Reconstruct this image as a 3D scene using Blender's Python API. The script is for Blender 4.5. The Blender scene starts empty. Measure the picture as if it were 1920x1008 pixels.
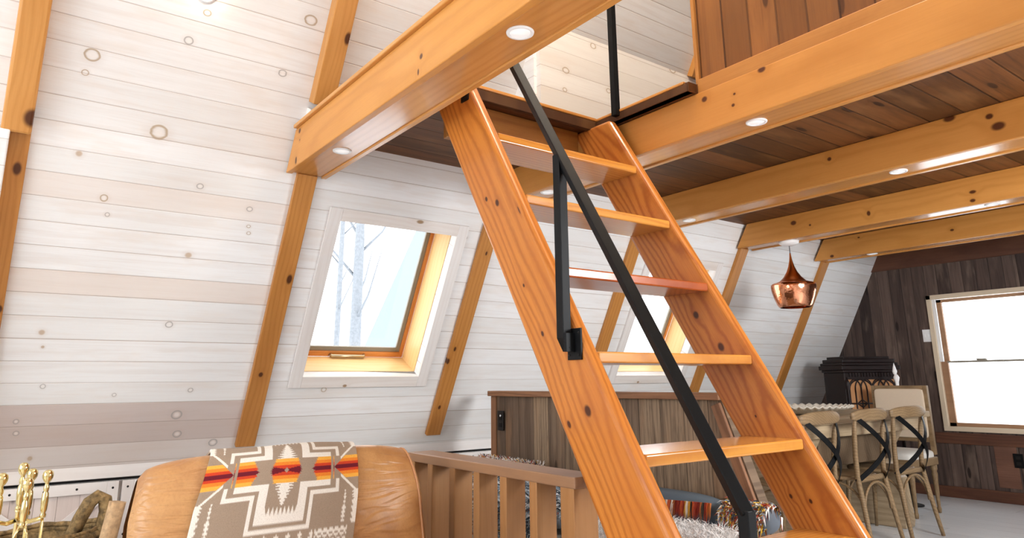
import bpy, bmesh, math, random
from mathutils import Vector, Matrix
random.seed(7)
PI = math.pi
S = bpy.context.scene
COL = S.collection

# ------------------------------------------------------------------ camera
cam_d = bpy.data.cameras.new('camera')
cam = bpy.data.objects.new('camera', cam_d)
COL.objects.link(cam)
yaw, pitch, roll = [math.radians(a) for a in (-53.36053, 13.01704, 0.57389)]
fwd = Vector((math.sin(yaw)*math.cos(pitch), math.cos(yaw)*math.cos(pitch), math.sin(pitch)))
rgt = Vector((math.cos(yaw), -math.sin(yaw), 0))
dwn = -rgt.cross(fwd)
r2 = math.cos(roll)*rgt + math.sin(roll)*dwn
d2 = -math.sin(roll)*rgt + math.cos(roll)*dwn
cam.matrix_world = Matrix(((r2.x, -d2.x, -fwd.x, 0), (r2.y, -d2.y, -fwd.y, 0), (r2.z, -d2.z, -fwd.z, 1.1), (0, 0, 0, 1)))
cam_d.sensor_width = 36
cam_d.lens = 1303.2/1920*36
cam_d.shift_y = -(504-413.15)/1920
cam_d.clip_start = 0.02
S.camera = cam
S.view_settings.view_transform = 'Standard'
S.view_settings.look = 'None'
S.view_settings.gamma = 1
S.view_settings.use_curve_mapping = False
S.view_settings.exposure = -0.15

# ------------------------------------------------------------------ sky and daylight
WORLD_STRENGTH = 4.4
FRONT_LIGHT = 135
RIGHT_LIGHT = 150
world = bpy.data.worlds.new('overcast_sky')
S.world = world
world.use_nodes = True
bg = world.node_tree.nodes['Background']
bg.inputs[0].default_value = (0.93, 0.965, 1.0, 1)
bg.inputs[1].default_value = WORLD_STRENGTH


def area(name, loc, direction, sx, sy, energy, color=(1, 1, 1), portal=False):
    l = bpy.data.lights.new(name, 'AREA')
    l.shape = 'RECTANGLE'
    l.size, l.size_y, l.energy, l.color = sx, sy, energy, color
    if portal:
        l.cycles.is_portal = True
    o = bpy.data.objects.new(name, l)
    COL.objects.link(o)
    o.location = loc
    o.rotation_euler = Vector(direction).to_track_quat('-Z', 'Y').to_euler()
    return o


# slope frame: local X = world Y, local Y = up the slope, local Z = into the room
SL = math.radians(61.8)
SN, CS = math.sin(SL), math.cos(SL)
KX, KZ = -4.461, 0.61            # foot of the slope
RX = -1.4                        # ridge
SLEN = (RX-KX)/CS


def slope_matrix(y=0, s=0, off=0):
    m = Matrix(((0, CS, SN, KX), (1, 0, 0, 0), (0, SN, -CS, KZ), (0, 0, 0, 1)))
    return m @ Matrix.Translation((y, s, off))


area('front_window_daylight', (-1.5, -3.35, 2.5), (0, 1, 0), 3.4, 3.2, FRONT_LIGHT, (0.93, 0.97, 1.0))
area('gable_window_portal', (-2.665, 7.6, 1.245), (0, -1, 0), 0.9, 1.3, 1, portal=True)
area('added_loft_portal', (-1.4, 7.62, 3.6), (0, -1, 0), 1.2, 1.2, 1, portal=True)  # unseen opening added to bring more light into the loft
area('right_window_daylight', (1.0, 3.9, 1.9), (-SN, 0, -CS), 1.3, 1.0, RIGHT_LIGHT, (0.95, 0.98, 1.0))


# ------------------------------------------------------------------ helpers
def lin(c):
    if isinstance(c, str):
        c = [int(c[i:i+2], 16)/255 for i in (0, 2, 4)]
    return tuple((v/12.92 if v <= 0.04045 else ((v+0.055)/1.055)**2.4) for v in c[:3])+(1,)


class NT:
    """small wrapper for building node trees"""
    def __init__(s, name):
        s.m = bpy.data.materials.new(name)
        s.m.use_nodes = True
        s.t = s.m.node_tree
        s.b = s.t.nodes['Principled BSDF']

    def n(s, typ, **kw):
        nd = s.t.nodes.new(typ)
        for k, v in kw.items():
            if k.startswith('i_'):
                key = k[2:]
                key = int(key) if key.isdigit() else key
                s.set(nd.inputs[key], v)
            else:
                setattr(nd, k, v)
        return nd

    def set(s, inp, v):
        if isinstance(v, bpy.types.NodeSocket):
            s.t.links.new(v, inp)
        else:
            inp.default_value = v

    def math(s, op, a, b=0.0, c=None, clamp=False):
        nd = s.t.nodes.new('ShaderNodeMath')
        nd.operation = op
        nd.use_clamp = clamp
        s.set(nd.inputs[0], a)
        s.set(nd.inputs[1], b)
        if c is not None:
            s.set(nd.inputs[2], c)
        return nd.outputs[0]

    def vmath(s, op, a, b=(0, 0, 0)):
        nd = s.t.nodes.new('ShaderNodeVectorMath')
        nd.operation = op
        s.set(nd.inputs[0], a)
        s.set(nd.inputs[1], b)
        return nd.outputs[0]

    def mix(s, f, a, b, blend='MIX'):
        nd = s.t.nodes.new('ShaderNodeMix')
        nd.data_type = 'RGBA'
        nd.blend_type = blend
        s.set(nd.inputs[0], f)
        s.set(nd.inputs[6], a)
        s.set(nd.inputs[7], b)
        return nd.outputs[2]

    def ramp(s, f, stops, interp='LINEAR'):
        nd = s.t.nodes.new('ShaderNodeValToRGB')
        nd.color_ramp.interpolation = interp
        el = nd.color_ramp.elements
        while len(el) > 1:
            el.remove(el[-1])
        el[0].position, el[0].color = stops[0][0], stops[0][1]
        for p, c in stops[1:]:
            e = el.new(p)
            e.color = c
        s.set(nd.inputs[0], f)
        return nd.outputs[0]

    def rng(s, v, a, b, c=0.0, d=1.0):
        nd = s.t.nodes.new('ShaderNodeMapRange')
        nd.interpolation_type = 'SMOOTHSTEP'
        for i, x in enumerate((v, a, b, c, d)):
            s.set(nd.inputs[i], x)
        return nd.outputs[0]

    def noise(s, vec, scale=1.0, detail=2.0, rough=0.5, dist=0.0):
        nd = s.n('ShaderNodeTexNoise')
        s.set(nd.inputs['Vector'], vec)
        nd.inputs['Scale'].default_value = scale
        nd.inputs['Detail'].default_value = detail
        nd.inputs['Roughness'].default_value = rough
        nd.inputs['Distortion'].default_value = dist
        return nd.outputs[0]

    def bump(s, h, strength=0.3, dist=0.003):
        nd = s.n('ShaderNodeBump')
        nd.inputs['Strength'].default_value = strength
        nd.inputs['Distance'].default_value = dist
        s.set(nd.inputs['Height'], h)
        s.t.links.new(nd.outputs[0], s.b.inputs['Normal'])

    def fin(s, color=None, rough=None, metal=None, spec=None, coat=None):
        if color is not None:
            s.set(s.b.inputs['Base Color'], color)
        if rough is not None:
            s.set(s.b.inputs['Roughness'], rough)
        if metal is not None:
            s.set(s.b.inputs['Metallic'], metal)
        if spec is not None:
            s.set(s.b.inputs['Specular IOR Level'], spec)
        if coat is not None:
            s.b.inputs['Coat Weight'].default_value = coat
            s.b.inputs['Coat Roughness'].default_value = 0.12
        return s.m

    def ell(s, x, y, u, v, ru, rv):
        """normalised elliptical distance from a knot centre"""
        a = s.math('DIVIDE', s.math('SUBTRACT', x, u), ru)
        b = s.math('DIVIDE', s.math('SUBTRACT', y, v), rv)
        return s.math('SQRT', s.math('ADD', s.math('MULTIPLY', a, a), s.math('MULTIPLY', b, b)))


def plain(name, c, rough=0.5, metal=0.0, bump=None, var=0.0, coat=None, spec=None):
    t = NT(name)
    col = lin(c)
    if bump or var:
        tc = t.n('ShaderNodeTexCoord').outputs['Object']
        nz = t.noise(tc, bump[0] if bump else 20, 4, 0.6)
        if var:
            dark = tuple(v*(1-var) for v in col[:3])+(1,)
            col = t.mix(t.rng(nz, 0.3, 0.7), col, dark)
        if bump:
            t.bump(nz, bump[1], bump[2])
    return t.fin(col, rough, metal, coat=coat, spec=spec)


def wood(name, light, dark, rough=0.35, ring=26, contrast=0.5, knots=(), axes=(0, 2), autok=0.0, knotc='4a2410',
         coat=None, fine=0.25, red=None):
    """solid timber with its grain along local X; knots = (u, v, ru, rv) in object space on the given axes"""
    t = NT(name)
    tc = t.n('ShaderNodeTexCoord').outputs['Object']
    oi = t.n('ShaderNodeObjectInfo').outputs['Random']
    offs = t.n('ShaderNodeCombineXYZ', i_0=t.math('MULTIPLY', oi, 7.0), i_1=t.math('MULTIPLY', oi, 0.31), i_2=t.math('SUBTRACT', 0.08, t.math('MULTIPLY', oi, 0.19))).outputs[0]
    p = t.vmath('ADD', tc, offs)
    sq = t.vmath('MULTIPLY', p, (0.9, 3.2, 3.2))
    nd = t.n('ShaderNodeTexNoise')
    t.set(nd.inputs['Vector'], sq)
    nd.inputs['Scale'].default_value = 1.0
    nd.inputs['Detail'].default_value = 2.0
    w = t.vmath('MULTIPLY', t.vmath('SUBTRACT', nd.outputs['Color'], (0.5, 0.5, 0.5)), (0, 0.14, 0.14))
    q = t.vmath('ADD', p, w)
    sep = t.n('ShaderNodeSeparateXYZ', i_0=tc)
    km = None
    halo = None
    if knots:
        for (u, v, ru, rv) in knots:
            d = t.ell(sep.outputs[axes[0]], sep.outputs[axes[1]], u, v, ru, rv)
            a = t.rng(d, 1.25, 0.6)
            h = t.rng(d, 4.5, 0.8)
            km = a if km is None else t.math('MAXIMUM', km, a)
            halo = h if halo is None else t.math('MAXIMUM', halo, h)
    if autok:
        vn = t.n('ShaderNodeTexVoronoi')
        t.set(vn.inputs['Vector'], t.vmath('MULTIPLY', q, (1.6, 4.5, 4.5)))
        vn.inputs['Scale'].default_value = 1.0
        sel = t.math('LESS_THAN', t.n('ShaderNodeSeparateXYZ', i_0=vn.outputs['Color']).outputs[0], autok)
        a = t.math('MULTIPLY', t.rng(vn.outputs['Distance'], 0.085, 0.05), sel)
        h = t.math('MULTIPLY', t.rng(vn.outputs['Distance'], 0.32, 0.06), sel)
        km = a if km is None else t.math('MAXIMUM', km, a)
        halo = h if halo is None else t.math('MAXIMUM', halo, h)
    wv = t.n('ShaderNodeTexWave', wave_type='RINGS', rings_direction='X')
    if halo is not None:
        q = t.vmath('ADD', q, t.n('ShaderNodeCombineXYZ', i_1=t.math('MULTIPLY', halo, 0.014), i_2=t.math('MULTIPLY', halo, 0.02)).outputs[0])
    t.set(wv.inputs['Vector'], q)
    wv.inputs['Scale'].default_value = ring
    wv.inputs['Distortion'].default_value = 0.6
    wv.inputs['Detail'].default_value = 1.0
    wv.inputs['Detail Scale'].default_value = 3.0
    r = t.math('POWER', wv.outputs['Fac'], 2.2)
    col = t.mix(t.math('MULTIPLY', r, contrast), lin(light), lin(dark))
    fn = t.noise(t.vmath('MULTIPLY', p, (5, 160, 160)), 1.0, 3, 0.6)
    col = t.mix(t.math('MULTIPLY', t.rng(fn, 0.35, 0.75), fine), col, lin(dark))
    big = t.noise(t.vmath('MULTIPLY', p, (1.2, 6, 6)), 1.0, 2)
    col = t.mix(t.math('MULTIPLY', t.rng(big, 0.45, 0.75), 0.45), col, lin(red or dark))
    if km is not None:
        col = t.mix(t.math('MULTIPLY', halo, 0.25), col, lin(dark))
        col = t.mix(km, col, lin(knotc))
    t.bump(fn, 0.12, 0.001)
    rr = t.math('ADD', rough, t.math('MULTIPLY', t.math('SUBTRACT', big, 0.5), 0.15))
    return t.fin(col, rr, coat=coat, spec=0.3)


def planks(name, w, c1, c2, groove='3a2a22', gw=0.004, rough=0.6, grain=0.35, dark=None, across=1, along=0, knots=(),
           autok=0.0, knotc='4a3020', length=0.0, bumpd=0.004, blotch=None, blotch_amt=0.0, rings=False, band=(), phase=0.0, gmix=0.75, spec=0.25):
    """boards running along local X, each board of width w; every board its own tone"""
    t = NT(name)
    tc = t.n('ShaderNodeTexCoord').outputs['Object']
    sep = t.n('ShaderNodeSeparateXYZ', i_0=tc)
    A, B = sep.outputs[along], sep.outputs[across]
    f = t.math('DIVIDE', t.math('ADD', B, phase), w)
    idx = t.math('FLOOR', f)
    fr = t.math('SUBTRACT', f, idx)
    wn = t.n('ShaderNodeTexWhiteNoise', noise_dimensions='1D', i_W=t.math('ADD', idx, 0.37))
    rnd = wn.outputs['Value']
    edge = t.math('MINIMUM', fr, t.math('SUBTRACT', 1.0, fr))
    g = t.rng(edge, gw/w*1.6, gw/w*0.4)
    if length:
        a2 = t.math('ADD', t.math('DIVIDE', A, length), t.math('MULTIPLY', rnd, 5.3))
        i2 = t.math('FLOOR', a2)
        f2 = t.math('SUBTRACT', a2, i2)
        e2 = t.math('MINIMUM', f2, t.math('SUBTRACT', 1.0, f2))
        g = t.math('MAXIMUM', g, t.rng(e2, gw/length*1.4, gw/length*0.4))
        wn2 = t.n('ShaderNodeTexWhiteNoise', noise_dimensions='2D', i_Vector=t.n('ShaderNodeCombineXYZ', i_0=idx, i_1=i2).outputs[0])
        rnd = wn2.outputs['Value']
    col = t.mix(rnd, lin(c1), lin(c2))
    p = t.n('ShaderNodeCombineXYZ', i_0=t.math('ADD', A, t.math('MULTIPLY', rnd, 31.0)), i_1=t.math('ADD', B, t.math('MULTIPLY', idx, 0.77)), i_2=t.math('MULTIPLY', rnd, 9.0)).outputs[0]
    n1 = t.noise(t.vmath('MULTIPLY', p, (1.3, 28, 1)), 1.0, 5, 0.65, 0.6)
    n2 = t.noise(t.vmath('MULTIPLY', p, (6, 180, 1)), 1.0, 3, 0.6)
    dk = lin(dark) if dark else lin(c2)
    col = t.mix(t.math('MULTIPLY', t.rng(n1, 0.42, 0.72), grain), col, dk)
    col = t.mix(t.math('MULTIPLY', t.rng(n2, 0.45, 0.8), grain*0.6), col, dk)
    if rings:
        wv = t.n('ShaderNodeTexWave', wave_type='RINGS', rings_direction='X')
        t.set(wv.inputs['Vector'], t.vmath('ADD', t.vmath('MULTIPLY', p, (0.35, 1, 1)), t.vmath('MULTIPLY', t.n('ShaderNodeCombineXYZ', i_1=n1).outputs[0], (0, 0.1, 0))))
        wv.inputs['Scale'].default_value = 14
        wv.inputs['Distortion'].default_value = 2.0
        col = t.mix(t.math('MULTIPLY', t.math('POWER', wv.outputs['Fac'], 2.0), 0.45), col, dk)
    if blotch:
        nb = t.noise(t.vmath('MULTIPLY', p, (2.2, 9, 1)), 1.0, 3, 0.6)
        col = t.mix(t.math('MULTIPLY', t.rng(nb, 0.5, 0.72), blotch_amt), col, lin(blotch))
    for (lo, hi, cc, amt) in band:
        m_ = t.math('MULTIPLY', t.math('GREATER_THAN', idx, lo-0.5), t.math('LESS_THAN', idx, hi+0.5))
        m_ = t.math('MULTIPLY', m_, t.rng(A, 1.29, 1.26))      # bands, with the painted shade, end at the second rafter
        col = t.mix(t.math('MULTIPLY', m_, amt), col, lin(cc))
    for (u, v, ru, rv, ty) in knots:
        d = t.ell(A, B, u, v, ru, rv)
        dd = t.math('ADD', d, t.math('MULTIPLY', t.math('SUBTRACT', n1, 0.5), 0.5))
        halo = t.rng(d, 2.3, 0.9)
        col = t.mix(t.math('MULTIPLY', halo, 0.13), col, lin('b79c86'))
        cc = {0: '9a9590', 1: 'a58a62', 2: 'b89c7c'}[ty]
        if ty == 2:
            col = t.mix(t.math('MULTIPLY', t.rng(dd, 1.1, 0.5), 0.75), col, lin(cc))
        else:
            ring = t.math('MULTIPLY', t.rng(dd, 1.15, 0.97), t.rng(dd, 0.62, 0.92))
            col = t.mix(t.math('MULTIPLY', ring, 0.75), col, lin(cc))
            col = t.mix(t.math('MULTIPLY', t.rng(dd, 0.7, 0.3), 0.5), col, lin('efebe6'))
    if autok:
        vn = t.n('ShaderNodeTexVoronoi', voronoi_dimensions='2D')
        t.set(vn.inputs['Vector'], t.vmath('MULTIPLY', p, (1.7, 6, 1)))
        vn.inputs['Scale'].default_value = 1.0
        sel = t.math('LESS_THAN', t.n('ShaderNodeSeparateXYZ', i_0=vn.outputs['Color']).outputs[0], autok)
        ring = t.math('MULTIPLY', t.rng(vn.outputs['Distance'], 0.1, 0.065), sel)
        halo = t.math('MULTIPLY', t.rng(vn.outputs['Distance'], 0.25, 0.08), sel)
        col = t.mix(t.math('MULTIPLY', halo, 0.2), col, dk)
        col = t.mix(t.math('MULTIPLY', ring, 0.8), col, lin(knotc))
    wg = t.n('ShaderNodeTexWhiteNoise', noise_dimensions='1D', i_W=t.math('ADD', t.math('FLOOR', t.math('ADD', f, 0.5)), 0.77)).outputs['Value']
    col = t.mix(t.math('MULTIPLY', g, t.math('MULTIPLY', t.math('ADD', t.math('MULTIPLY', wg, 0.65), 0.5), gmix)), col, lin(groove))
    h = t.math('SUBTRACT', t.math('MULTIPLY', n2, 0.12), g)
    t.bump(h, 0.6, bumpd)
    return t.fin(col, rough, spec=spec)


class MB:
    """mesh builder in world or local coordinates"""
    def __init__(s):
        s.v, s.f, s.sm = [], [], []

    def add(s, vs, fs, smooth=False, m=None):
        b = len(s.v)
        for p in vs:
            p = Vector(p)
            s.v.append(m @ p if m is not None else p)
        for f in fs:
            s.f.append([b+i for i in f])
            s.sm.append(smooth)
        return s

    def box(s, x0, x1, y0, y1, z0, z1, m=None):
        vs = [(x, y, z) for x in (x0, x1) for y in (y0, y1) for z in (z0, z1)]
        return s.add(vs, [(0, 1, 3, 2), (4, 6, 7, 5), (0, 4, 5, 1), (2, 3, 7, 6), (0, 2, 6, 4), (1, 5, 7, 3)], m=m)

    def prism(s, poly, a, b, axis=1, m=None):
        """extrude a polygon of 2D points (the two other axes in order) from a to b along axis"""
        def mk(p, t):
            return {0: (t, p[0], p[1]), 1: (p[0], t, p[1]), 2: (p[0], p[1], t)}[axis]
        n = len(poly)
        vs = [mk(p, a) for p in poly]+[mk(p, b) for p in poly]
        fs = [tuple(range(n)), tuple(range(2*n-1, n-1, -1))]
        fs += [(i, i+n, (i+1) % n+n, (i+1) % n) for i in range(n)]
        return s.add(vs, fs, m=m)

    def tube(s, pts, r, n=10, cap=True, rs=None, closed=False, flat=None):
        pts = [Vector(p) for p in pts]
        N = len(pts)
        prev = None
        vs, fs = [], []
        for i, p in enumerate(pts):
            a = pts[(i-1) % N] if (i > 0 or closed) else p
            c = pts[(i+1) % N] if (i < N-1 or closed) else p
            t = (c-a).normalized()
            if prev is None:
                u = t.orthogonal().normalized() if flat is None else (Vector(flat)-t*t.dot(Vector(flat))).normalized()
            else:
                u = (prev-t*prev.dot(t)).normalized()
            prev = u
            w = t.cross(u)
            rr = rs[i] if rs else r
            ru, rw = rr if isinstance(rr, tuple) else (rr, rr)
            for k in range(n):
                an = 2*PI*(k+0.5)/n
                vs.append(p+u*math.cos(an)*ru+w*math.sin(an)*rw)
        for i in range(N if closed else N-1):
            j = (i+1) % N
            for k in range(n):
                l = (k+1) % n
                fs.append((i*n+k, i*n+l, j*n+l, j*n+k))
        if cap and not closed:
            fs.append(tuple(range(n-1, -1, -1)))
            fs.append(tuple((N-1)*n+k for k in range(n)))
        return s.add(vs, fs, smooth=(n > 4))

    def lathe(s, prof, n=32, m=None, closed=False):
        vs, fs = [], []
        for (r, z) in prof:
            for k in range(n):
                a = 2*PI*k/n
                vs.append((r*math.cos(a), r*math.sin(a), z))
        P = len(prof)
        for i in range(P-1):
            for k in range(n):
                l = (k+1) % n
                fs.append((i*n+k, i*n+l, (i+1)*n+l, (i+1)*n+k))
        if not closed:
            if prof[0][0] > 1e-5:
                fs.append(tuple(range(n-1, -1, -1)))
            if prof[-1][0] > 1e-5:
                fs.append(tuple((P-1)*n+k for k in range(n)))
        return s.add(vs, fs, smooth=True, m=m)

    def grid(s, fn, nu, nv, smooth=True, wrapu=False, m=None):
        vs = [fn(i/(nu if wrapu else nu-1), j/(nv-1)) for j in range(nv) for i in range(nu)]
        fs = []
        for j in range(nv-1):
            for i in range(nu if wrapu else nu-1):
                k = (i+1) % nu
                fs.append((j*nu+i, j*nu+k, (j+1)*nu+k, (j+1)*nu+i))
        return s.add(vs, fs, smooth=smooth, m=m)

    def sell(s, c, r, e1=0.5, e2=0.5, nu=40, nv=24, m=None, bulge=None):
        """superellipsoid"""
        def sg(a, e):
            return math.copysign(abs(a)**e, a)
        def fn(i, j):
            u = 2*PI*i
            v = -PI/2+PI*j
            x = sg(math.cos(v), e1)*sg(math.cos(u), e2)
            y = sg(math.cos(v), e1)*sg(math.sin(u), e2)
            z = sg(math.sin(v), e1)
            p = Vector((c[0]+r[0]*x, c[1]+r[1]*y, c[2]+r[2]*z))
            return bulge(p) if bulge else p
        return s.grid(fn, nu, nv, wrapu=True, m=m)

    def build(s, name, mat, parent=None, frame=None, bevel=0.0, seg=2, solid=0.0, subsurf=0, kind=None, label=None, fix=True):
        """frame: matrix of the object; vertices given in world coordinates are taken into it"""
        me = bpy.data.meshes.new(name)
        fr = frame if frame is not None else Matrix()
        inv = fr.inverted()
        me.from_pydata([inv @ p for p in s.v], [], s.f)
        me.polygons.foreach_set('use_smooth', s.sm)
        if fix:
            bm = bmesh.new()
            bm.from_mesh(me)
            bmesh.ops.remove_doubles(bm, verts=bm.verts, dist=1e-6)
            bmesh.ops.recalc_face_normals(bm, faces=bm.faces)
            bm.to_mesh(me)
            bm.free()
        me.materials.append(mat)
        o = bpy.data.objects.new(name, me)
        COL.objects.link(o)
        WM[o.name] = fr.copy()
        if parent is not None:
            o.parent = parent
            o.matrix_basis = WM[parent.name].inverted() @ fr
        else:
            o.matrix_basis = fr
        if bevel:
            md = o.modifiers.new('bevel', 'BEVEL')
            md.width, md.segments, md.limit_method = bevel, seg, 'ANGLE'
            md.angle_limit = math.radians(50)
        if solid:
            md = o.modifiers.new('solid', 'SOLIDIFY')
            md.thickness = solid
            md.offset = 0
        if subsurf:
            md = o.modifiers.new('sub', 'SUBSURF')
            md.levels = md.render_levels = subsurf
        if kind:
            o['kind'] = kind
        if label:
            o['label'] = label
        return o


WM = {}


def tag(o, label, cat, group=None):
    o['label'] = label
    o['category'] = cat
    if group:
        o['group'] = group
    return o


def thing(name, label, cat, loc=(0, 0, 0), rz=0.0, group=None):
    o = bpy.data.objects.new(name, None)
    o.empty_display_size = 0.1
    COL.objects.link(o)
    m = Matrix.Translation(loc) @ Matrix.Rotation(rz, 4, 'Z')
    o.matrix_basis = m
    WM[o.name] = m
    return tag(o, label, cat, group)


def frame(p0, p1, up=(0, 0, 1)):
    """matrix with local X along p0->p1, local Z near up, origin p0"""
    p0, p1, up = Vector(p0), Vector(p1), Vector(up)
    x = (p1-p0).normalized()
    z = (up-x*up.dot(x)).normalized()
    y = z.cross(x)
    return Matrix(((x.x, y.x, z.x, p0.x), (x.y, y.y, z.y, p0.y), (x.z, y.z, z.z, p0.z), (0, 0, 0, 1)))


def member(name, p0, p1, w, h, mat, parent=None, up=(0, 0, 1), bevel=0.004, **kw):
    """a timber of section w (sideways) x h (along up)"""
    fr = frame(p0, p1, up)
    L = (Vector(p1)-Vector(p0)).length
    b = MB().box(0, L, -w/2, w/2, -h/2, h/2, m=fr)
    return b.build(name, mat, parent, frame=fr, bevel=bevel, **kw)


def copy_tree(o, parent=None):
    c = o.copy()
    COL.objects.link(c)
    if parent is not None:
        c.parent = parent
    WM[c.name] = WM[o.name].copy()
    for ch in list(o.children):
        copy_tree(ch, c)
    return c


# ------------------------------------------------------------------ materials
KN = [(0.206, 2.196, 0.03, 0.028, 1), (0.528, 1.904, 0.039, 0.035, 1), (0.635, 2.515, 0.018, 0.015, 1), (0.579, 2.366, 0.02, 0.018, 0), (1.119, 2.622, 0.032, 0.025, 1), (1.037, 2.324, 0.021, 0.017, 0), (0.35, 1.544, 0.017, 0.017, 1), (0.376, 1.464, 0.011, 0.011, 0), (0.22, 1.739, 0.016, 0.016, 2), (0.758, 1.669, 0.017, 0.015, 0), (1.021, 1.584, 0.016, 0.014, 0), (1.035, 1.489, 0.011, 0.009, 1), (1.043, 1.451, 0.011, 0.009, 1), (0.769, 1.297, 0.02, 0.018, 2), (0.745, 0.906, 0.018, 0.017, 0), (0.194, 0.841, 0.015, 0.016, 2), (0.208, 0.765, 0.009, 0.009, 2), (0.236, 0.554, 0.011, 0.012, 0), (0.553, 0.501, 0.01, 0.01, 0), (0.919, 0.522, 0.014, 0.013, 0), (0.875, 0.374, 0.027, 0.026, 0), (0.898, 0.254, 0.022, 0.021, 0), (1.099, 0.188, 0.024, 0.022, 0), (0.151, 0.365, 0.013, 0.014, 0), (0.159, 0.3, 0.013, 0.014, 0), (0.234, 0.155, 0.013, 0.015, 2), (1.684, 0.512, 0.017, 0.015, 1), (2.377, 1.585, 0.02, 0.014, 0), (0.191, 2.112, 0.014, 0.013, 1)]
KN2 = [(3.704, 1.074, 0.036, 0.029, 1), (3.473, 0.939, 0.045, 0.036, 1), (3.711, 0.837, 0.03, 0.024, 1), (2.93, 0.794, 0.024, 0.019, 1), (2.686, 0.554, 0.027, 0.021, 1), (2.673, 0.421, 0.018, 0.014, 1), (3.054, 0.51, 0.02, 0.016, 1)]
WH = dict(spec=0.5, groove='b3a196', gw=0.0022, rough=0.45, grain=0.28, dark='d3c8c0', bumpd=0.0018, blotch='e2d6cb', blotch_amt=0.4, gmix=0.7)
M = {}
M['white'] = planks('whitewashed_pine', 0.1182, 'f1f1f1', 'e6e5e3', knots=KN, phase=0.02, band=((0, 1, 'cbb9ae', 0.55), (2, 3, 'b49b8e', 0.65), (9, 9, 'dcc8b8', 0.5), (13, 13, 'e2d2c6', 0.4)), **WH)  # lowest band paints shade at the wall foot; the others are board tones
M['white_loft'] = planks('whitewashed_pine_loft', 0.135, 'eeebe6', 'e2ddd6', knots=KN2, **WH)
M['white_auto'] = planks('whitewashed_pine_knotty', 0.1182, 'f1f1f1', 'e6e5e3', autok=0.35, knotc='a8927e', **WH)
M['white_door'] = planks('whitewashed_door_boards', 0.1, 'dcd0ca', 'd0c2bb', groove='8d7b72', gw=0.0015, rough=0.45, grain=0.3, dark='a8958c', across=0, along=2, autok=0.3, knotc='857a74')
M['white_trim'] = wood('whitewashed_trim', 'e9e5e2', 'd3c8c1', 0.42, 10, 0.2, fine=0.15)
M['white_casing'] = wood('whitewashed_casing', 'e9e3de', 'd3c4b8', 0.42, 10, 0.2, fine=0.15, knots=((0.5, 0.06, 0.025, 0.012),), axes=(0, 1), knotc='a08468')
M['white_sill'] = wood('whitewashed_sill', 'e9e3de', 'd3c4b8', 0.42, 10, 0.2, fine=0.15, knots=((0.28, 0.012, 0.014, 0.01),), axes=(0, 1), knotc='a08468')
M['white_plain'] = plain('white_paint', 'efedea', 0.4)
M['beam'] = wood('honey_pine', 'cf9150', 'b17236', 0.22, 9, 0.35, autok=0.12, coat=0.5, fine=0.15, knotc='5d2f16')
M['beam_face'] = wood('honey_pine_face', 'd4964e', 'b97a36', 0.3, 8, 0.35, autok=0.16, coat=0.25, fine=0.18, knotc='66371c')
M['rafter'] = wood('golden_pine', 'c08444', '9c6228', 0.4, 14, 0.35, autok=0.3, knotc='5a2f12', fine=0.25)
M['rafter_up'] = wood('golden_pine_pale', 'cc9250', 'b07434', 0.38, 14, 0.3, autok=0.18, knotc='5a2f12', fine=0.2)
M['ceil'] = planks('brown_rough_boards', 0.16, '7c4c28', '422812', groove='1a0f09', gw=0.004, rough=0.5, grain=0.6, dark='2f1c10', autok=0.25, knotc='22120a', blotch='8a5f38', blotch_amt=0.4)
M['header'] = wood('brown_header', 'a06c34', '7a4a20', 0.4, 12, 0.5, fine=0.3, autok=0.2)
M['slab_edge'] = planks('rough_slab_edge', 0.3, '6d4526', '4a2d18', rough=0.6, grain=0.7, dark='24140a', blotch='b58450', blotch_amt=0.5)
M['loft_wood'] = planks('brown_wall_boards', 0.135, 'a56c38', '80522a', groove='3a2010', gw=0.004, rough=0.45, grain=0.4, dark='6a4022', across=0, along=2, autok=0.15, knotc='4a2a16', blotch='6e4a30', blotch_amt=0.35)
M['gable'] = planks('dark_reclaimed_boards', 0.115, '6e5b52', '352a28', groove='140d0c', gw=0.003, rough=0.6, grain=0.5, dark='1d1514', across=0, along=2, autok=0.25, knotc='170e0c', blotch='8a7668', blotch_amt=0.45)
M['gable_board'] = wood('dark_reclaimed_board', '6b4634', '4b2f24', 0.6, 10, 0.5, fine=0.5, knotc='1d100b', autok=0.2)
M['part'] = planks('grey_weathered_boards', 0.15, 'a0886e', '665344', groove='2f241c', gw=0.0022, rough=0.7, grain=0.7, dark='44352a', across=0, along=2, autok=0.12, knotc='3a2c22', blotch='9a7452', blotch_amt=0.35, rings=True)
M['part_edge'] = wood('brown_weathered_board', '94694a', '64432e', 0.6, 14, 0.6, fine=0.5, autok=0.3, knotc='2e1a10')
M['floor'] = planks('pale_grey_floorboards', 0.18, 'eef0f2', 'dcdfe3', groove='8a8a8c', gw=0.002, rough=0.22, grain=0.2, dark='c4c6ca', across=1, along=0, length=1.4, spec=0.5)
M['rail'] = wood('pale_brown_wood', 'a87a4e', '875c34', 0.42, 12, 0.25, fine=0.25)
M['rail_cap'] = wood('grey_brown_cap', '9c7656', '80604a', 0.4, 12, 0.25, fine=0.3)
M['black'] = plain('black_powder_coat', '08090b', 0.5, 0.0, bump=(250, 0.1, 0.0005), spec=0.2)
M['black_iron'] = plain('black_iron', '15110f', 0.5, 0.3)
M['gap_shade'] = plain('gap_shade', '120e0c', 0.8)
M['brass'] = plain('polished_brass', 'decb92', 0.18, 1.0)
M['gasket'] = plain('grey_seal', '8d8678', 0.45)
M['sash'] = wood('orange_sash_pine', 'd68c48', 'b96e2c', 0.35, 16, 0.3)
M['reveal'] = wood('pale_reveal_pine', 'ecc68c', 'dcae6a', 0.4, 12, 0.25, fine=0.15)
M['chrome'] = plain('satin_metal', 'c9b99a', 0.3, 0.9)
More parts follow.
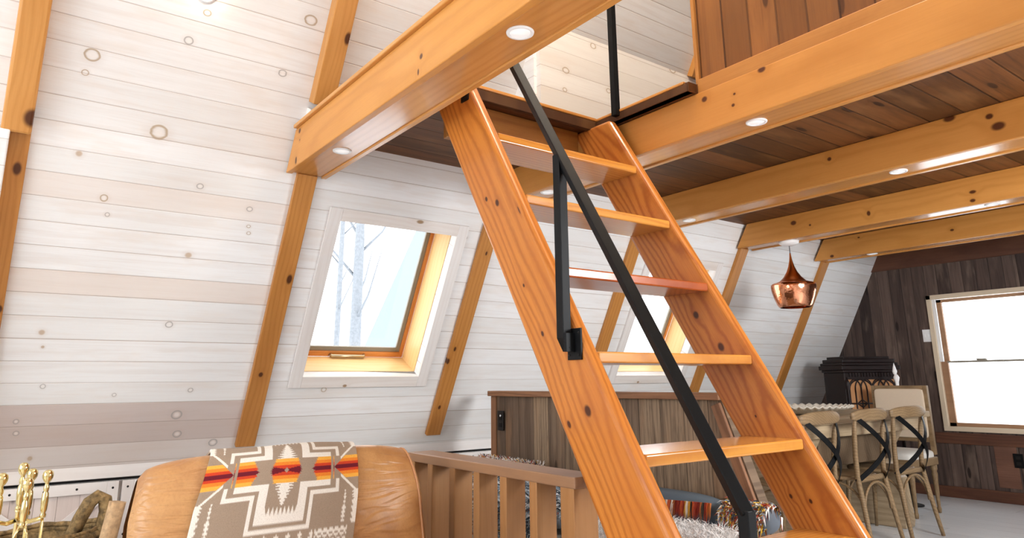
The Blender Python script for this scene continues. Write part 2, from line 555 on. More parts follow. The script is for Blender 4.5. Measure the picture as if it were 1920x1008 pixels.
M['lamp_white'] = plain('lamp_white', 'f4f4f4', 0.35)
t = NT('glowing_lens')
t.b.inputs['Emission Color'].default_value = (1, 0.98, 0.95, 1)
t.b.inputs['Emission Strength'].default_value = 0.45
M['lens'] = t.fin(lin('f0f0f2'), 0.3)
M['taupe_wood'] = wood('weathered_oak', '937a5a', '6c543a', 0.5, 18, 0.5, fine=0.5, knotc='3a2a1a')
M['table_top'] = wood('limewashed_top', 'b8a284', '8f7a5e', 0.45, 12, 0.45, fine=0.45, autok=0.1, knotc='8a745c')
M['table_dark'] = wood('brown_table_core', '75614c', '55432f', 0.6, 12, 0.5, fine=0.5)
M['cabinet'] = plain('dark_mahogany', '1f100f', 0.42, 0.0, var=0.4, spec=0.3)
M['grille'] = plain('tan_grille_cloth', 'c08a5c', 0.8, bump=(400, 0.3, 0.001))
M['linen'] = plain('cream_linen', 'd9c6ae', 0.9, bump=(300, 0.3, 0.001), var=0.06)
M['cushion_white'] = plain('white_upholstery', 'ddd9d2', 0.9, bump=(300, 0.2, 0.001))
M['bark'] = plain('birch_bark', 'a08355', 0.8, bump=(34, 0.9, 0.014), var=0.72)
M['bark_pale'] = plain('pale_birch_log', 'd0ac82', 0.75, bump=(40, 0.6, 0.006), var=0.35)
M['vinyl'] = plain('window_vinyl', 'eeeeee', 0.35)
M['win_wood'] = wood('window_pine', 'a98466', '8a6548', 0.45, 12, 0.3)
M['win_pale'] = plain('pale_casing', 'd8c6ac', 0.5)
M['snow'] = plain('snow', 'f2f5f8', 0.9)
M['tree'] = plain('grey_bark', '8b8f94', 0.9, var=0.2)

t = NT('window_glass')
out = t.t.nodes['Material Output']
tr = t.n('ShaderNodeBsdfTransparent')
gl = t.n('ShaderNodeBsdfGlossy')
gl.inputs['Roughness'].default_value = 0.02
fr_ = t.n('ShaderNodeFresnel')
fr_.inputs['IOR'].default_value = 1.45
bf = t.n('ShaderNodeNewGeometry').outputs['Backfacing']
ff = t.math('MULTIPLY', fr_.outputs[0], t.math('SUBTRACT', 1.0, bf))
mx = t.n('ShaderNodeMixShader', i_0=ff, i_1=tr.outputs[0], i_2=gl.outputs[0])
t.t.links.new(mx.outputs[0], out.inputs[0])
M['glass'] = t.m

t = NT('lit_bulb')
t.b.inputs['Emission Color'].default_value = (1.0, 0.86, 0.6, 1)
t.b.inputs['Emission Strength'].default_value = 140
M['bulb'] = t.m

t = NT('hammered_copper')
tc = t.n('ShaderNodeTexCoord').outputs['Object']
vn = t.n('ShaderNodeTexVoronoi', i_Vector=tc)
vn.inputs['Scale'].default_value = 60
t.bump(vn.outputs['Distance'], 0.25, 0.003)
M['copper'] = t.fin(lin('e8a07a'), 0.14, 1.0)
t = NT('brushed_copper')
M['copper_neck'] = t.fin(lin('c06a30'), 0.32, 1.0)

t = NT('tan_leather')
tc = t.n('ShaderNodeTexCoord').outputs['Object']
n1 = t.noise(tc, 5, 4, 0.6)
n2 = t.noise(tc, 140, 3, 0.6)
wr = t.noise(t.vmath('MULTIPLY', tc, (4, 2.2, 9)), 1.0, 3, 0.5, 1.6)
ridge = t.math('ABSOLUTE', t.math('SUBTRACT', wr, 0.5))
rd = t.rng(ridge, 0.0, 0.09)
sepz = t.n('ShaderNodeSeparateXYZ', i_0=tc).outputs[2]
col = t.mix(t.rng(n1, 0.3, 0.7), lin('c4945f'), lin('a47244'))
col = t.mix(t.math('MULTIPLY', t.rng(n2, 0.4, 0.8), 0.25), col, lin('8a5730'))
t.bump(t.math('ADD', t.math('MULTIPLY', rd, 0.5), t.math('MULTIPLY', n2, 0.05)), 0.4, 0.012)
M['leather'] = t.fin(col, 0.36)
M['piping'] = plain('leather_piping', 'b98458', 0.4)


def attr_mat(name, rough=0.95, fuzz=None):
    t = NT(name)
    a = t.n('ShaderNodeVertexColor')
    a.layer_name = 'Col'
    col = a.outputs[0]
    if fuzz:
        tc = t.n('ShaderNodeTexCoord').outputs['Object']
        nz = t.noise(tc, fuzz, 3, 0.7)
        t.bump(nz, 0.4, 0.002)
        col = t.mix(t.math('MULTIPLY', t.rng(nz, 0.35, 0.7), 0.25), col, lin('8d7a69'), 'MULTIPLY')
    return t.fin(col, rough)


M['blanket'] = attr_mat('woven_wool', 0.95, 420)
M['yarn'] = attr_mat('dyed_yarn', 0.9)

# ------------------------------------------------------------------ room shell
YG, YF = 7.46, -3.2
HOLES = [(1.522, 2.313, 0.604, 1.594), (4.132, 4.923, 0.604, 1.594)]     # skylight openings in (Y, s)


def slope_wall(name, mat, mir=False, holes=HOLES):
    us = sorted({YF, YG} | {h[0] for h in holes} | {h[1] for h in holes})
    vs = sorted({-0.06, SLEN} | {h[2] for h in holes} | {h[3] for h in holes})
    b = MB()
    for i in range(len(us)-1):
        for j in range(len(vs)-1):
            cu, cv = (us[i]+us[i+1])/2, (vs[j]+vs[j+1])/2
            if any(h[0] < cu < h[1] and h[2] < cv < h[3] for h in holes):
                continue
            b.box(us[i], us[i+1], vs[j], vs[j+1], -0.06, 0)
    fr = slope_matrix()
    if mir:
        fr = Matrix(((0, -CS, -SN, 2*RX-KX), (1, 0, 0, 0), (0, SN, -CS, KZ), (0, 0, 0, 1)))
    for k in range(len(b.v)):
        b.v[k] = fr @ b.v[k]
    return b.build(name, mat, frame=fr, kind='structure')


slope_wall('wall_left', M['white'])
slope_wall('wall_right', M['white_auto'], True, [(3.2, 4.6, 0.9, 2.0)])
GY = 0.24
XL, XR = KX, 2*RX-KX
# floor
MB().box(XL-0.3, XR+0.3, YF-0.1, YG+0.1, -0.1, 0).build('floor', M['floor'], kind='structure')


def gable_outline(y0, y1, name, mat, hole, up=None):
    """vertical gable wall with one rectangular hole, built from prisms"""
    zt = KZ+(RX-KX)*math.tan(SL)
    x0, x1, z0, z1 = hole
    def ztop(x):
        return min(KZ+(x-(KX))*math.tan(SL), KZ+((XR)-x)*math.tan(SL))+0.12
    def col(xa, xb, za, zb=None):
        pts = [(xa, za), (xb, za)]
        if zb is None:
            pts += [(xb, ztop(xb))]
            if xa < RX < xb:
                pts += [(RX, zt+0.12)]
            pts += [(xa, ztop(xa))]
        else:
            pts += [(xb, zb), (xa, zb)]
        b.prism(pts, y0, y1, 1)
    b = MB()
    col(XL-0.06, x0, 0)
    col(x0, x1, 0, z0)
    if up:
        a, c, d, e = up
        col(x0, x1, z1, d)
        col(x0, a, d)
        col(x1, c, 0, d) if c > x1 else None
        col(a, c, e)
        col(c, XR+0.06, 0)
    else:
        col(x0, x1, z1)
        col(x1, XR+0.06, 0)
    return b.build(name, mat, kind='structure')


gable_outline(YG, YG+0.14, 'wall_back', M['gable'], (-3.08, -2.25, 0.63, 1.86), (-2.25, -0.8, 3.0, 4.3))  # upper hole is added to light the loft
gable_outline(YF-0.14, YF, 'wall_front', M['white_auto'], (-3.1, 0.3, 0.5, 3.9))
# knee wall below the slope, with openings for nothing: solid boards behind the doors
MB().box(KX-0.06, KX, YF, YG, 0, KZ+0.02).build('wall_left_base', M['white_auto'], kind='structure')
MB().box(XR, XR+0.06, YF, YG, 0, KZ+0.02).build('wall_right_base', M['white_auto'], kind='structure')
# header trim over the knee doors
member('trim_1', (KX+0.03, YF, KZ+0.045), (KX+0.03, YG, KZ+0.045), 0.02, 0.07, M['white_trim'], kind='structure').rotation_euler.rotate_axis('X', 0)
# dark strip painted in as the shade of the gap over the doors
MB().box(KX, KX+0.004, YF, YG, KZ-0.006, KZ+0.012).build('trim_2', M['gap_shade'], kind='structure')

# ceiling of the dining side = underside of the loft floor, with the ladder opening
ZC = 2.395
OX, OY0, OY1, OXR = -2.53, 1.30, 2.44, -0.55
b = MB()
def slab(x0, x1, y0, y1):
    b.box(x0, x1, y0, y1, ZC, ZC+0.045)
xw = KX+(ZC-KZ)/math.tan(SL)
slab(xw-0.02, OX, 1.18, OY1)
slab(xw-0.02, -1.905, OY1, YG)
slab(-1.905, 2*RX-xw+0.02, 2.498, YG)
slab(OXR, 2*RX-xw+0.02, 1.18, 2.498)
# boards run across the building (local X = world X)
b.build('ceiling', M['ceil'], frame=Matrix(((0, -1, 0, 0), (1, 0, 0, 0), (0, 0, 1, ZC), (0, 0, 0, 1))), kind='structure')
# edge strips of the opening
fr = frame((OX+0.004, OY0, ZC+0.022), (OX+0.004, OY1, ZC+0.022))
MB().box(OX-0.02, OX+0.012, OY0+0.08, OY1, ZC-0.012, ZC+0.04).build('trim_3', M['slab_edge'], frame=fr, bevel=0.003, kind='structure')
member('trim_4', (OX-0.005, OY0+0.08, ZC+0.05), (OX-0.005, OY1, ZC+0.05), 0.04, 0.016, M['beam_face'], kind='structure')
MB().box(OX, -1.91, OY1-0.004, OY1+0.04, ZC, ZC+0.04).build('trim_5', M['slab_edge'], bevel=0.003, kind='structure')
member('trim_6', (OX, OY1+0.012, ZC+0.048), (-1.93, OY1+0.012, ZC+0.048), 0.035, 0.014, M['beam_face'], kind='structure')
lamp = bpy.data.lights.new('loft_ceiling_lamp', 'POINT')
lamp.energy, lamp.color, lamp.shadow_soft_size = 190, (1, 0.84, 0.66), 0.15
lo_ = bpy.data.objects.new('loft_ceiling_lamp', lamp)
COL.objects.link(lo_)
lo_.location = (-1.5, 2.0, 4.9)
# loft: low white knee wall and its end return, brown boarded wall
fr = Matrix(((0, 0, 1, -3.03), (1, 0, 0, 0), (0, 1, 0, ZC+0.045), (0, 0, 0, 1)))
b = MB()
b.box(-3.07, -3.03, 2.48, YG, ZC+0.045, 3.275)
b.build('wall_loft', M['white_loft'], frame=fr, kind='structure')
zt = 3.275
fr = Matrix(((1, 0, 0, -3.03), (0, 0, 1, 2.48), (0, 1, 0, ZC+0.045), (0, 0, 0, 1)))
MB().prism([(-3.52, ZC+0.045), (-3.07, ZC+0.045), (-3.07, zt-0.03)], 2.46, 2.50, 1).build('wall_loft_end', M['white_auto'], frame=fr, kind='structure')
member('trim_7', (-3.02, 2.47, ZC+0.075), (-3.02, YG, ZC+0.075), 0.016, 0.06, M['white_trim'], kind='structure')
MB().box(-1.9, XR-1.6, 2.52, 2.6, ZC+0.045, 4.1).build('wall_loft_boarded', M['loft_wood'], kind='structure')
member('trim_8', (-1.9, 2.512, ZC+0.03), (1.0, 2.512, ZC+0.035), 0.03, 0.072, M['rafter'], kind='structure')
member('trim_9', (-1.905, 2.53, ZC+0.045), (-1.905, 2.53, 4.1), 0.05, 0.02, M['rafter'], kind='structure', up=(1, 0, 0))

# ------------------------------------------------------------------ beams
beam_y = [(1.16, 1.385), (2.495, 2.72), (3.79, 4.035), (5.09, 5.325), (6.3, 6.525)]
beam_lab = ['large honey pine ceiling beam closest to us, crossing above the top of the ladder',
            'honey pine ceiling beam behind the ladder, under the brown boarded loft wall',
            'honey pine ceiling beam third from the front, with large round knots at its right end',
            'honey pine ceiling beam that carries the copper pendant lamp',
            'farthest honey pine ceiling beam, next to the dark window wall']
ZB = 2.2
BK = [((0.18, 0.184, 0.016, 0.014), (0.188, 0.132, 0.006, 0.006), (0.15, 0.03, 0.013, 0.022), (1.47, 0.086, 0.012, 0.012), (1.45, 0.03, 0.007, 0.014)),
      ((1.723, 0.152, 0.016, 0.014), (1.883, 0.122, 0.007, 0.006), (1.872, 0.073, 0.009, 0.008), (2.026, 0.183, 0.02, 0.014)),
      ((2.414, 0.139, 0.018, 0.015), (2.444, 0.08, 0.032, 0.022), (2.24, 0.184, 0.03, 0.018), (1.592, 0.141, 0.013, 0.012)),
      ((0.55, 0.122, 0.026, 0.019), (0.689, 0.079, 0.01, 0.009), (1.154, 0.081, 0.014, 0.02), (1.845, 0.088, 0.022, 0.012), (1.837, 0.031, 0.018, 0.012)),
      ((1.236, 0.087, 0.016, 0.01), (0.185, 0.023, 0.02, 0.014), (0.458, 0.157, 0.012, 0.008))]
for i, ((y0, y1), lab) in enumerate(zip(beam_y, beam_lab)):
    bmat = wood('honey_pine_front_%d' % i, 'd4944c', 'b87834', 0.36, 8, 0.35, knots=BK[i], fine=0.18, knotc='5a3018')
    xe = KX+(ZB-KZ)/math.tan(SL)+0.02
    xt = KX+(2.42-KZ)/math.tan(SL)+0.02
    xr = 2*RX-xe
    root = thing('ceiling_beam', lab, 'beam', ((xe+xr)/2, (y0+y1)/2, ZB))
    ztop = 2.41 if i == 0 else ZC-0.001
    for k, (ya, yb) in enumerate(((y0, y0+0.035), (y1-0.03, y1))):
        fr = frame((xe, ya, ZB), (xr, ya, ZB))
        MB().prism([(xe, ZB), (xr, ZB), (2*RX-xt, ztop), (xt, ztop)], ya, yb, 1).build('side_board', bmat if k == 0 else M['beam_face'], root, frame=fr, bevel=0.004)
    fr = frame((xe+0.004, y0+0.03, ZB+0.012), (xr, y0+0.03, ZB+0.012))
    MB().box(xe+0.006, xr-0.006, y0+0.033, y1-0.028, ZB+0.008, ZB+0.035).build('soffit_board', M['beam'], root, frame=fr)
    if i == 0:
        member('cap_trim', (xt+0.01, y0+0.005, 2.42), (-0.4, y0+0.005, 2.42), 0.045, 0.02, M['beam_face'], root)
        member('top_board', (xt+0.02, (y0+y1)/2+0.02, 2.418), (-0.4, (y0+y1)/2+0.02, 2.418), 0.19, 0.016, M['beam_face'], root)

# header joist at the head of the ladder
member('header_joist', (-2.63, 1.577, 2.297), (-2.63, 2.388, 2.297), 0.04, 0.19, M['header'])
tag(bpy.data.objects['header_joist'], 'short brown header board under the loft edge, behind the top of the ladder', 'joist')

# ------------------------------------------------------------------ rafters
raf_lab = ['lower wooden rafter strip at the far left edge, with a dark round knot', 'lower wooden rafter strip left of the near skylight, under the front beam',
           'lower wooden rafter strip between the near skylight and the ladder', 'wooden rafter strip seen between the ladder treads, left of the second skylight',
           'wooden rafter strip rising to the beam with the pendant lamp', 'wooden rafter strip behind the copper pendant lamp']
RK = {0: ((1.47, 0.024, 0.032, 0.017), (0.8, 0.04, 0.02, 0.012)), 1: ((1.054, 0.03, 0.03, 0.016), (0.465, -0.006, 0.016, 0.013)), 2: ((0.651, -0.023, 0.018, 0.01), (0.56, -0.05, 0.022, 0.012), (0.216, -0.016, 0.016, 0.011), (1.34, 0.011, 0.015, 0.008))}
for i, ye in enumerate((0.03, 1.332, 2.60, 3.935, 5.24, 6.55)):
    s0, s1 = 0.165, (2.2-KZ)/SN+(0.02 if i else 0.0)
    fr = slope_matrix(ye-0.055, s0, 0) @ Matrix(((0, 1, 0, 0), (1, 0, 0, 0), (0, 0, -1, 0), (0, 0, 0, 1)))
    b = MB().box(0, s1-s0, -0.055, 0.055, -0.03, -0.0005, m=fr)
    mt = M['rafter'] if i not in RK else wood('golden_pine_%d' % i, 'c08444', '9c6228', 0.4, 14, 0.35, knots=RK[i], axes=(0, 1), knotc='4f2a12', fine=0.25)
    o = b.build('rafter_strip', mt, frame=fr, bevel=0.003)
    tag(o, raf_lab[i], 'rafter')
up_lab = ['thick upper rafter at the top left corner, ending in a large dark knot', 'thick upper rafter rising from the near end of the front beam', None, 'stub of an upper rafter beside the brown boarded loft wall']
RU = {0: ((0.075, 0.05, 0.042, 0.034),), 1: ((0.371, 0.044, 0.035, 0.018),)}
for i, ye in ((0, 0.03), (1, 1.31), (3, 3.98)):
    s0, s1 = ((2.2 if i == 0 else 2.56)-KZ)/SN, 5.6
    if i == 3:
        s0 = (3.275-KZ)/SN
    hh = 0.085 if i < 2 else 0.05
    fr = slope_matrix(ye-0.055, s0, 0) @ Matrix(((0, 1, 0, 0), (1, 0, 0, 0), (0, 0, -1, 0), (0, 0, 0, 1)))
    b = MB().box(0, s1-s0, -0.055, 0.055, -hh, -0.0005, m=fr)
    mt = M['rafter_up'] if i not in RU else wood('golden_pine_pale_%d' % i, 'cc9250', 'b07434', 0.38, 14, 0.3, knots=RU[i], axes=(0, 1), knotc='4f2a12', fine=0.2)
    o = b.build('upper_rafter', mt, frame=fr, bevel=0.012 if i == 0 else 0.004)
    tag(o, up_lab[i], 'rafter')
# little white blocking under the second upper rafter
fr = slope_matrix(1.2, 2.08, 0)
MB().box(0, 0.1, 0, 0.1, 0, 0.06, m=fr).build('trim_10', M['white_plain'], frame=fr, bevel=0.003, kind='structure')
# white boarded chase at far left, standing off the slope
fr = slope_matrix(0, 0, 0)
MB().box(-1.3, -0.045, 0.1, 1.815, 0, 0.09, m=fr).build('trim_11', M['white_auto'], frame=fr, bevel=0.006, kind='structure')

# ------------------------------------------------------------------ skylights
wl = ['near', 'second']
for i, (u0, u1, v0, v1) in enumerate(HOLES):
    fr = slope_matrix(u0, v0, 0)
    W, H = u1-u0, v1-v0
    win = bpy.data.objects.new('window_%d' % (i+1), None)
    COL.objects.link(win)
    win.matrix_basis = fr
    WM[win.name] = fr
    win['kind'] = 'structure'
    def bx(name, x0, x1, y0, y1, z0, z1, mat, bevel=0.002, par=win, along='y'):
        f2 = fr @ Matrix.Translation((x0, y0, 0))
        if along == 'y':
            f2 = f2 @ Matrix(((0, -1, 0, 0), (1, 0, 0, 0), (0, 0, 1, 0), (0, 0, 0, 1)))
        return MB().box(x0, x1, y0, y1, z0, z1, m=fr).build(name, M[mat], par, frame=f2, bevel=bevel)
    c = 0.07
    bx('casing', -c, 0.004, -c, H+c, 0, 0.018, 'white_trim')
    bx('casing', W-0.004, W+c, -c, H+c, 0, 0.018, 'white_trim')
    bx('casing', 0.004, W-0.004, H-0.004, H+c, 0, 0.0175, 'white_casing', along='x')
    bx('casing', 0.004, W-0.004, -c, 0.004, 0, 0.0175, 'white_sill', along='x')
    # white lining band then pine reveal
    D = 0.26
    e = 0.012
    for nm, z0, z1, mt, ins in (('lining', -0.06, 0.0, 'white_plain', 0.0), ('reveal', -D, -0.06, 'reveal', 0.004)):
        bx(nm, -e, ins, -e, H+e, z0, z1, mt, 0)
        bx(nm, W-ins, W+e, -e, H+e, z0, z1, mt, 0)
        bx(nm, 0, W, -e, ins, z0, z1, mt, 0, along='x')
        bx(nm, 0, W, H-ins, H+e, z0, z1, mt, 0, along='x')
    s = 0.03
    sa = bx('sash', 0.004, s, 0.004, H-0.004, -D-0.04, -D, 'sash')
    bx('sash', W-s, W-0.004, 0.004, H-0.004, -D-0.04, -D, 'sash')
    sb = bx('sash', s, W-s, 0.004, s+0.01, -D-0.04, -D, 'sash', along='x')
    bx('sash', s, W-s, H-s, H-0.004, -D-0.04, -D, 'sash', along='x')
    g = 0.03
    bx('seal', s, s+g, s+0.01, H-s, -D-0.03, -D-0.012, 'gasket')
    bx('seal', W-s-g, W-s, s+0.01, H-s, -D-0.03, -D-0.012, 'gasket')
    bx('seal', s+g, W-s-g, s+0.01, s+0.01+g, -D-0.03, -D-0.012, 'gasket')
    bx('seal', s+g, W-s-g, H-s-g, H-s, -D-0.03, -D-0.012, 'gasket')
    bx('glass_pane', s+g-0.01, W-s-g+0.01, s+g, H-s-g+0.01, -D-0.024, -D-0.018, 'glass', 0)
    h = MB().tube([fr @ Vector(p) for p in ((W*0.33, s*0.5+0.004, -D), (W*0.34, s*0.5+0.004, -D+0.022), (W*0.62, s*0.5+0.004, -D+0.022), (W*0.63, s*0.5+0.004, -D))], 0.011, 8)
    h.build('handle', M['chrome'], win)

# ------------------------------------------------------------------ gable window
win = bpy.data.objects.new('window_3', None)
COL.objects.link(win)
win.location = (-2.665, YG, 0.6)
WM[win.name] = Matrix.Translation((-2.665, YG, 0.6))
win['kind'] = 'structure'
x0, x1, z0, z1 = -3.08, -2.25, 0.63, 1.86
def gb(name, a, b_, c, d, e, f, mat, **k):
    return MB().box(a, b_, c, d, e, f).build(name, M[mat], win, bevel=0.002, **k)
gb('casing', x0-0.03, x0+0.012, YG-0.02, YG+0.05, z0-0.03, z1+0.03, 'win_pale')
gb('casing', x1-0.012, x1+0.03, YG-0.02, YG+0.05, z0-0.03, z1+0.03, 'win_pale')
gb('casing', x0-0.03, x1+0.03, YG-0.02, YG+0.05, z1-0.012, z1+0.03, 'win_pale')
gb('casing', x0-0.03, x1+0.03, YG-0.022, YG+0.05, z0-0.03, z0+0.012, 'win_pale')
zm = 1.245
for (za, zb, yo) in ((z0+0.012, zm, 0.02), (zm-0.01, z1-0.012, 0.06)):
    w_ = 0.06
    gb('stile', x0+0.012, x0+0.012+w_, YG+yo, YG+yo+0.03, za, zb, 'win_wood')
    gb('stile', x1-0.012-w_*0.7, x1-0.012, YG+yo, YG+yo+0.03, za, zb, 'win_wood')
    if yo == 0.02:
        gb('rail', x0+0.012, x1-0.012, YG+yo, YG+yo+0.03, za, za+0.035, 'win_wood')
    else:
        gb('rail', x0+0.012, x1-0.012, YG+yo, YG+yo+0.03, zb-0.03, zb, 'win_wood')
    gb('glass_pane', x0+0.05, x1-0.05, YG+yo+0.012, YG+yo+0.016, za+0.02, zb-0.01, 'glass')
gb('jamb_liner', x0+0.012, x0+0.045, YG+0.0, YG+0.02, zm, z1-0.012, 'vinyl')
gb('meeting_rail', x0+0.07, x1-0.05, YG+0.015, YG+0.05, zm-0.012, zm+0.006, 'gasket')
gb('sash_lock', -2.75, -2.67, YG+0.0, YG+0.03, zm+0.006, zm+0.022, 'gasket')

# boards on the dark wall
member('trim_12', (-3.62, YG-0.01, 2.285), (0.3, YG-0.01, 2.285), 0.02, 0.19, M['gable_board'], kind='structure')
member('trim_13', (-3.2, YG-0.008, 0.535), (0.6, YG-0.008, 0.535), 0.016, 0.1, M['gable_board'], kind='structure')
member('baseboard_back', (KX+0.02, YG-0.012, 0.05), (1.5, YG-0.012, 0.05), 0.024, 0.1, M['gable_board'], kind='structure')
red = wood('red_brown_board', '7d5847', '5e4033', 0.6, 10, 0.5, fine=0.5)
MB().box(-2.72, -2.545, YG-0.006, YG, 0.13, 0.485).build('trim_14', red, kind='structure')

# front glazing frame behind the camera
for k, x in enumerate((-3.1, -1.97, -0.83, 0.3)):
    MB().box(x-0.04, x+0.04, YF-0.1, YF-0.02, 0.5, 3.9).build('trim_%d' % (20+k), M['beam_face'], kind='structure')

# outdoors
o = MB().box(-80, 80, -80, 80, -1.1, -1.0).build('snowy_ground', M['snow'])
o['kind'] = 'structure'
for (x, y, h, r, lab) in ((-13, 5.75, 9, 0.14, 'pale bare winter tree outside the near skylight, thicker middle one'),
                          (-11.5, 4.75, 9, 0.06, 'thin bare tree outside the near skylight, at its left edge'),
                          (-14, 13.5, 11, 0.14, 'pale bare winter tree outside the second skylight')):
    b = MB().tube([(x, y, -1), (x+0.1, y, h*0.4), (x-0.1, y+0.1, h)], r, 8, rs=[r, r*0.7, r*0.2])
    for k in range(14):
        z = h*(0.25+0.05*k)
        a = k*2.4
        L = 1.2*(1-k/18)
        b.tube([(x, y, z), (x+math.cos(a)*L*0.5, y+math.sin(a)*L*0.5, z+0.5), (x+math.cos(a)*L, y+math.sin(a)*L, z+1.4)], r*0.2, 5, rs=[r*0.25, r*0.15, r*0.04])
    o = b.build('bare_tree', M['tree'])
    tag(o, lab, 'tree')
# neighbouring roof
b = MB()
b.prism([(7.38, -1), (11.2, -1), (11.2, 2.0), (9.29, 6.7), (7.38, 2.0)], -24, -16, 0)
rot = Matrix.Translation((-16, 7.38, 0)) @ Matrix.Rotation(math.radians(-26), 4, 'Z') @ Matrix.Translation((16, -7.38, 0))
b.v = [rot @ p for p in b.v]
o = b.build('neighbour_house', plain('blue_grey_siding', '8a949e', 0.8))
tag(o, 'pale blue-grey steep roofed house outside, lower right of the near skylight', 'house')

# ------------------------------------------------------------------ ladder
def xf(z):
    return -1.66-(z-1.2)*0.603
DEP = 0.28
lad = thing('loft_ladder', 'steep honey coloured pine ladder stair with open treads and black handrail', 'ladder', (-1.1, 1.98, 0))
u = Vector((-0.603, 0, 1)).normalized()
L0 = Vector((xf(0), 0, 0))


def str_local(pts, y):
    fr = frame((xf(0), y, 0), (xf(2), y, 2), up=(1, 0, 0.603))
    inv = fr.inverted()
    return fr, [tuple(inv @ Vector((a, y, c))) for a, c in pts]


frL, kl = str_local([(-2.14, 1.778), (-2.214, 1.809), (-1.977, 1.436), (-1.875, 1.258), (-1.659, 1.008), (-1.749, 0.964), (-2.0, 1.72)], 1.52)
sizes = [(0.017, 0.011), (0.012, 0.008), (0.008, 0.005), (0.011, 0.007), (0.02, 0.014), (0.014, 0.008), (0.02, 0.003)]
M['str_l'] = wood('orange_ladder_pine_near', 'c87e36', '9c5520', 0.32, 14, 0.65, knots=[(k[0], k[2], s[0], s[1]) for k, s in zip(kl, sizes)], coat=0.2, fine=0.28, red='b8682a')
frR, kr = str_local([(-1.914, 1.366), (-1.799, 1.228), (-1.664, 0.961), (-1.546, 0.687), (-1.47, 0.679)], 2.39)
sizes = [(0.018, 0.014), (0.02, 0.015), (0.006, 0.004), (0.009, 0.006), (0.009, 0.006)]
M['str_r'] = wood('orange_ladder_pine_far', 'c27c38', '944e20', 0.3, 16, 0.75, knots=[(k[0], k[2], s[0], s[1]) for k, s in zip(kr, sizes)], coat=0.2, fine=0.28, red='ae622a')
M['tread'] = wood('ladder_tread_pine', 'd0903e', 'ac6424', 0.24, 14, 0.5, coat=0.45, fine=0.2, autok=0.12, knotc='8a4a22')
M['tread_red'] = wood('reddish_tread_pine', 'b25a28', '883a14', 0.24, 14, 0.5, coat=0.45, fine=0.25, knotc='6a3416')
for fr, y0, y1, mt in ((frL, 1.52, 1.575, 'str_l'), (frR, 2.39, 2.445, 'str_r')):
    zt = ZC-0.001
    MB().prism([(xf(0), 0), (xf(zt), zt), (xf(zt)-DEP, zt), (xf(0)-DEP, 0)], y0, y1, 1).build('stringer', M[mt], lad, frame=fr, bevel=0.019, seg=4)
for k in range(7):
    z = 2.10-0.303*k
    fr = frame((xf(z), 1.575, z-0.018), (xf(z), 2.39, z-0.018))
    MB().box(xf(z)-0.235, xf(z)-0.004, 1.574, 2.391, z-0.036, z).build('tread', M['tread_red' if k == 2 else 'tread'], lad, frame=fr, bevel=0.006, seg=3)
# hanger bracket at top
MB().box(-2.40, -2.345, 1.514, 1.52, 2.28, 2.36).build('hanger_bracket', M['black'], lad)
# handrail
yh = 1.49
def sqbar(name, pts, r, parent, n=4):
    return MB().tube(pts, r*1.414, 4, flat=(0, 1, 1)).build(name, M['black'], parent, bevel=0.002)
A, B_ = Vector((-1.085, yh, 0.786)), Vector((-1.973, yh, 2.274))
d = (B_-A).normalized()
T = A+d*2.35
hr = sqbar('handrail', [T, A], 0.016, lad)
sqbar('lower_post', [A+Vector((0, 0, 0.012)), (-1.087, yh, 0.16)], 0.0155, hr)
sx = -1.728
sqbar('strut', [(sx, yh, 1.855), (sx, yh, 1.235), (sx+0.012, yh+0.012, 1.2)], 0.017, hr)
MB().box(sx-0.01, sx+0.055, 1.512, 1.5195, 1.165, 1.265).build('mounting_plate', M['black'], hr, bevel=0.001)
MB().box(sx+0.015, sx+0.028, yh-0.015, 1.513, 1.19, 1.25).build('mounting_tab', M['black'], hr, bevel=0.001)
for (a, c) in ((0, 1.18), (0.046, 1.18), (0, 1.25), (0.046, 1.25)):
    MB().lathe([(0.0, 0.003), (0.0035, 0.0025), (0.0045, 0)], 10, m=Matrix.Translation((sx+a, 1.512, c)) @ Matrix.Rotation(PI/2, 4, 'X')).build('screw', M['black_iron'], hr)

# loft guard
gr = thing('loft_guard_rail', 'black square-tube guard post and rail at the corner of the loft opening', 'railing', (-2.35, 2.43, ZC+0.045))
pz0 = ZC+0.02
sqbar('post', [(-2.362, 2.425, pz0), (-2.362, 2.425, 3.06)], 0.0165, gr)
sqbar('top_rail', [(-2.378, 2.425, 3.065), (-1.2, 2.425, 3.065)], 0.0165, gr)

# ------------------------------------------------------------------ recessed lights
def downlight(x, y, lab, z=None, r=0.046):
    z = ZB+0.008 if z is None else z
    root = thing('recessed_light', lab, 'ceiling light', (x, y, z))
    fr = Matrix.Translation((x, y, z))
    MB().lathe([(r*0.72, -0.002), (r*0.8, -0.006), (r*0.97, -0.005), (r, -0.001), (r, 0.0), (r*0.72, 0.0)], 40, m=fr, closed=True).build('trim_ring', M['lamp_white'], root, frame=fr)
    MB().lathe([(0.0, -0.0025), (r*0.74, -0.0025), (r*0.74, 0.001)], 32, m=fr).build('lens', M['lens'], root, frame=fr)


for x, y, lab in ((-3.093, 1.268, 'white round downlight in the front beam, near its left end by the wall'),
                  (-1.642, 1.262, 'large-looking white round downlight in the front beam, above the ladder head'),
                  (-1.68, 2.603, 'white round downlight in the second beam, right of the ladder'),
                  (-3.111, 2.585, 'white round downlight in the second beam, seen between two ladder treads'),
                  (-1.68, 3.912, 'white round downlight in the third beam, toward its right end'),
                  (-3.13, 3.905, 'white round downlight in the third beam, just right of the ladder'),
                  (-1.68, 5.205, 'white round downlight in the pendant beam, toward the right edge'),
                  (-3.08, 6.41, 'small white downlight in the farthest beam, right of the pendant')):
    downlight(x, y, lab)

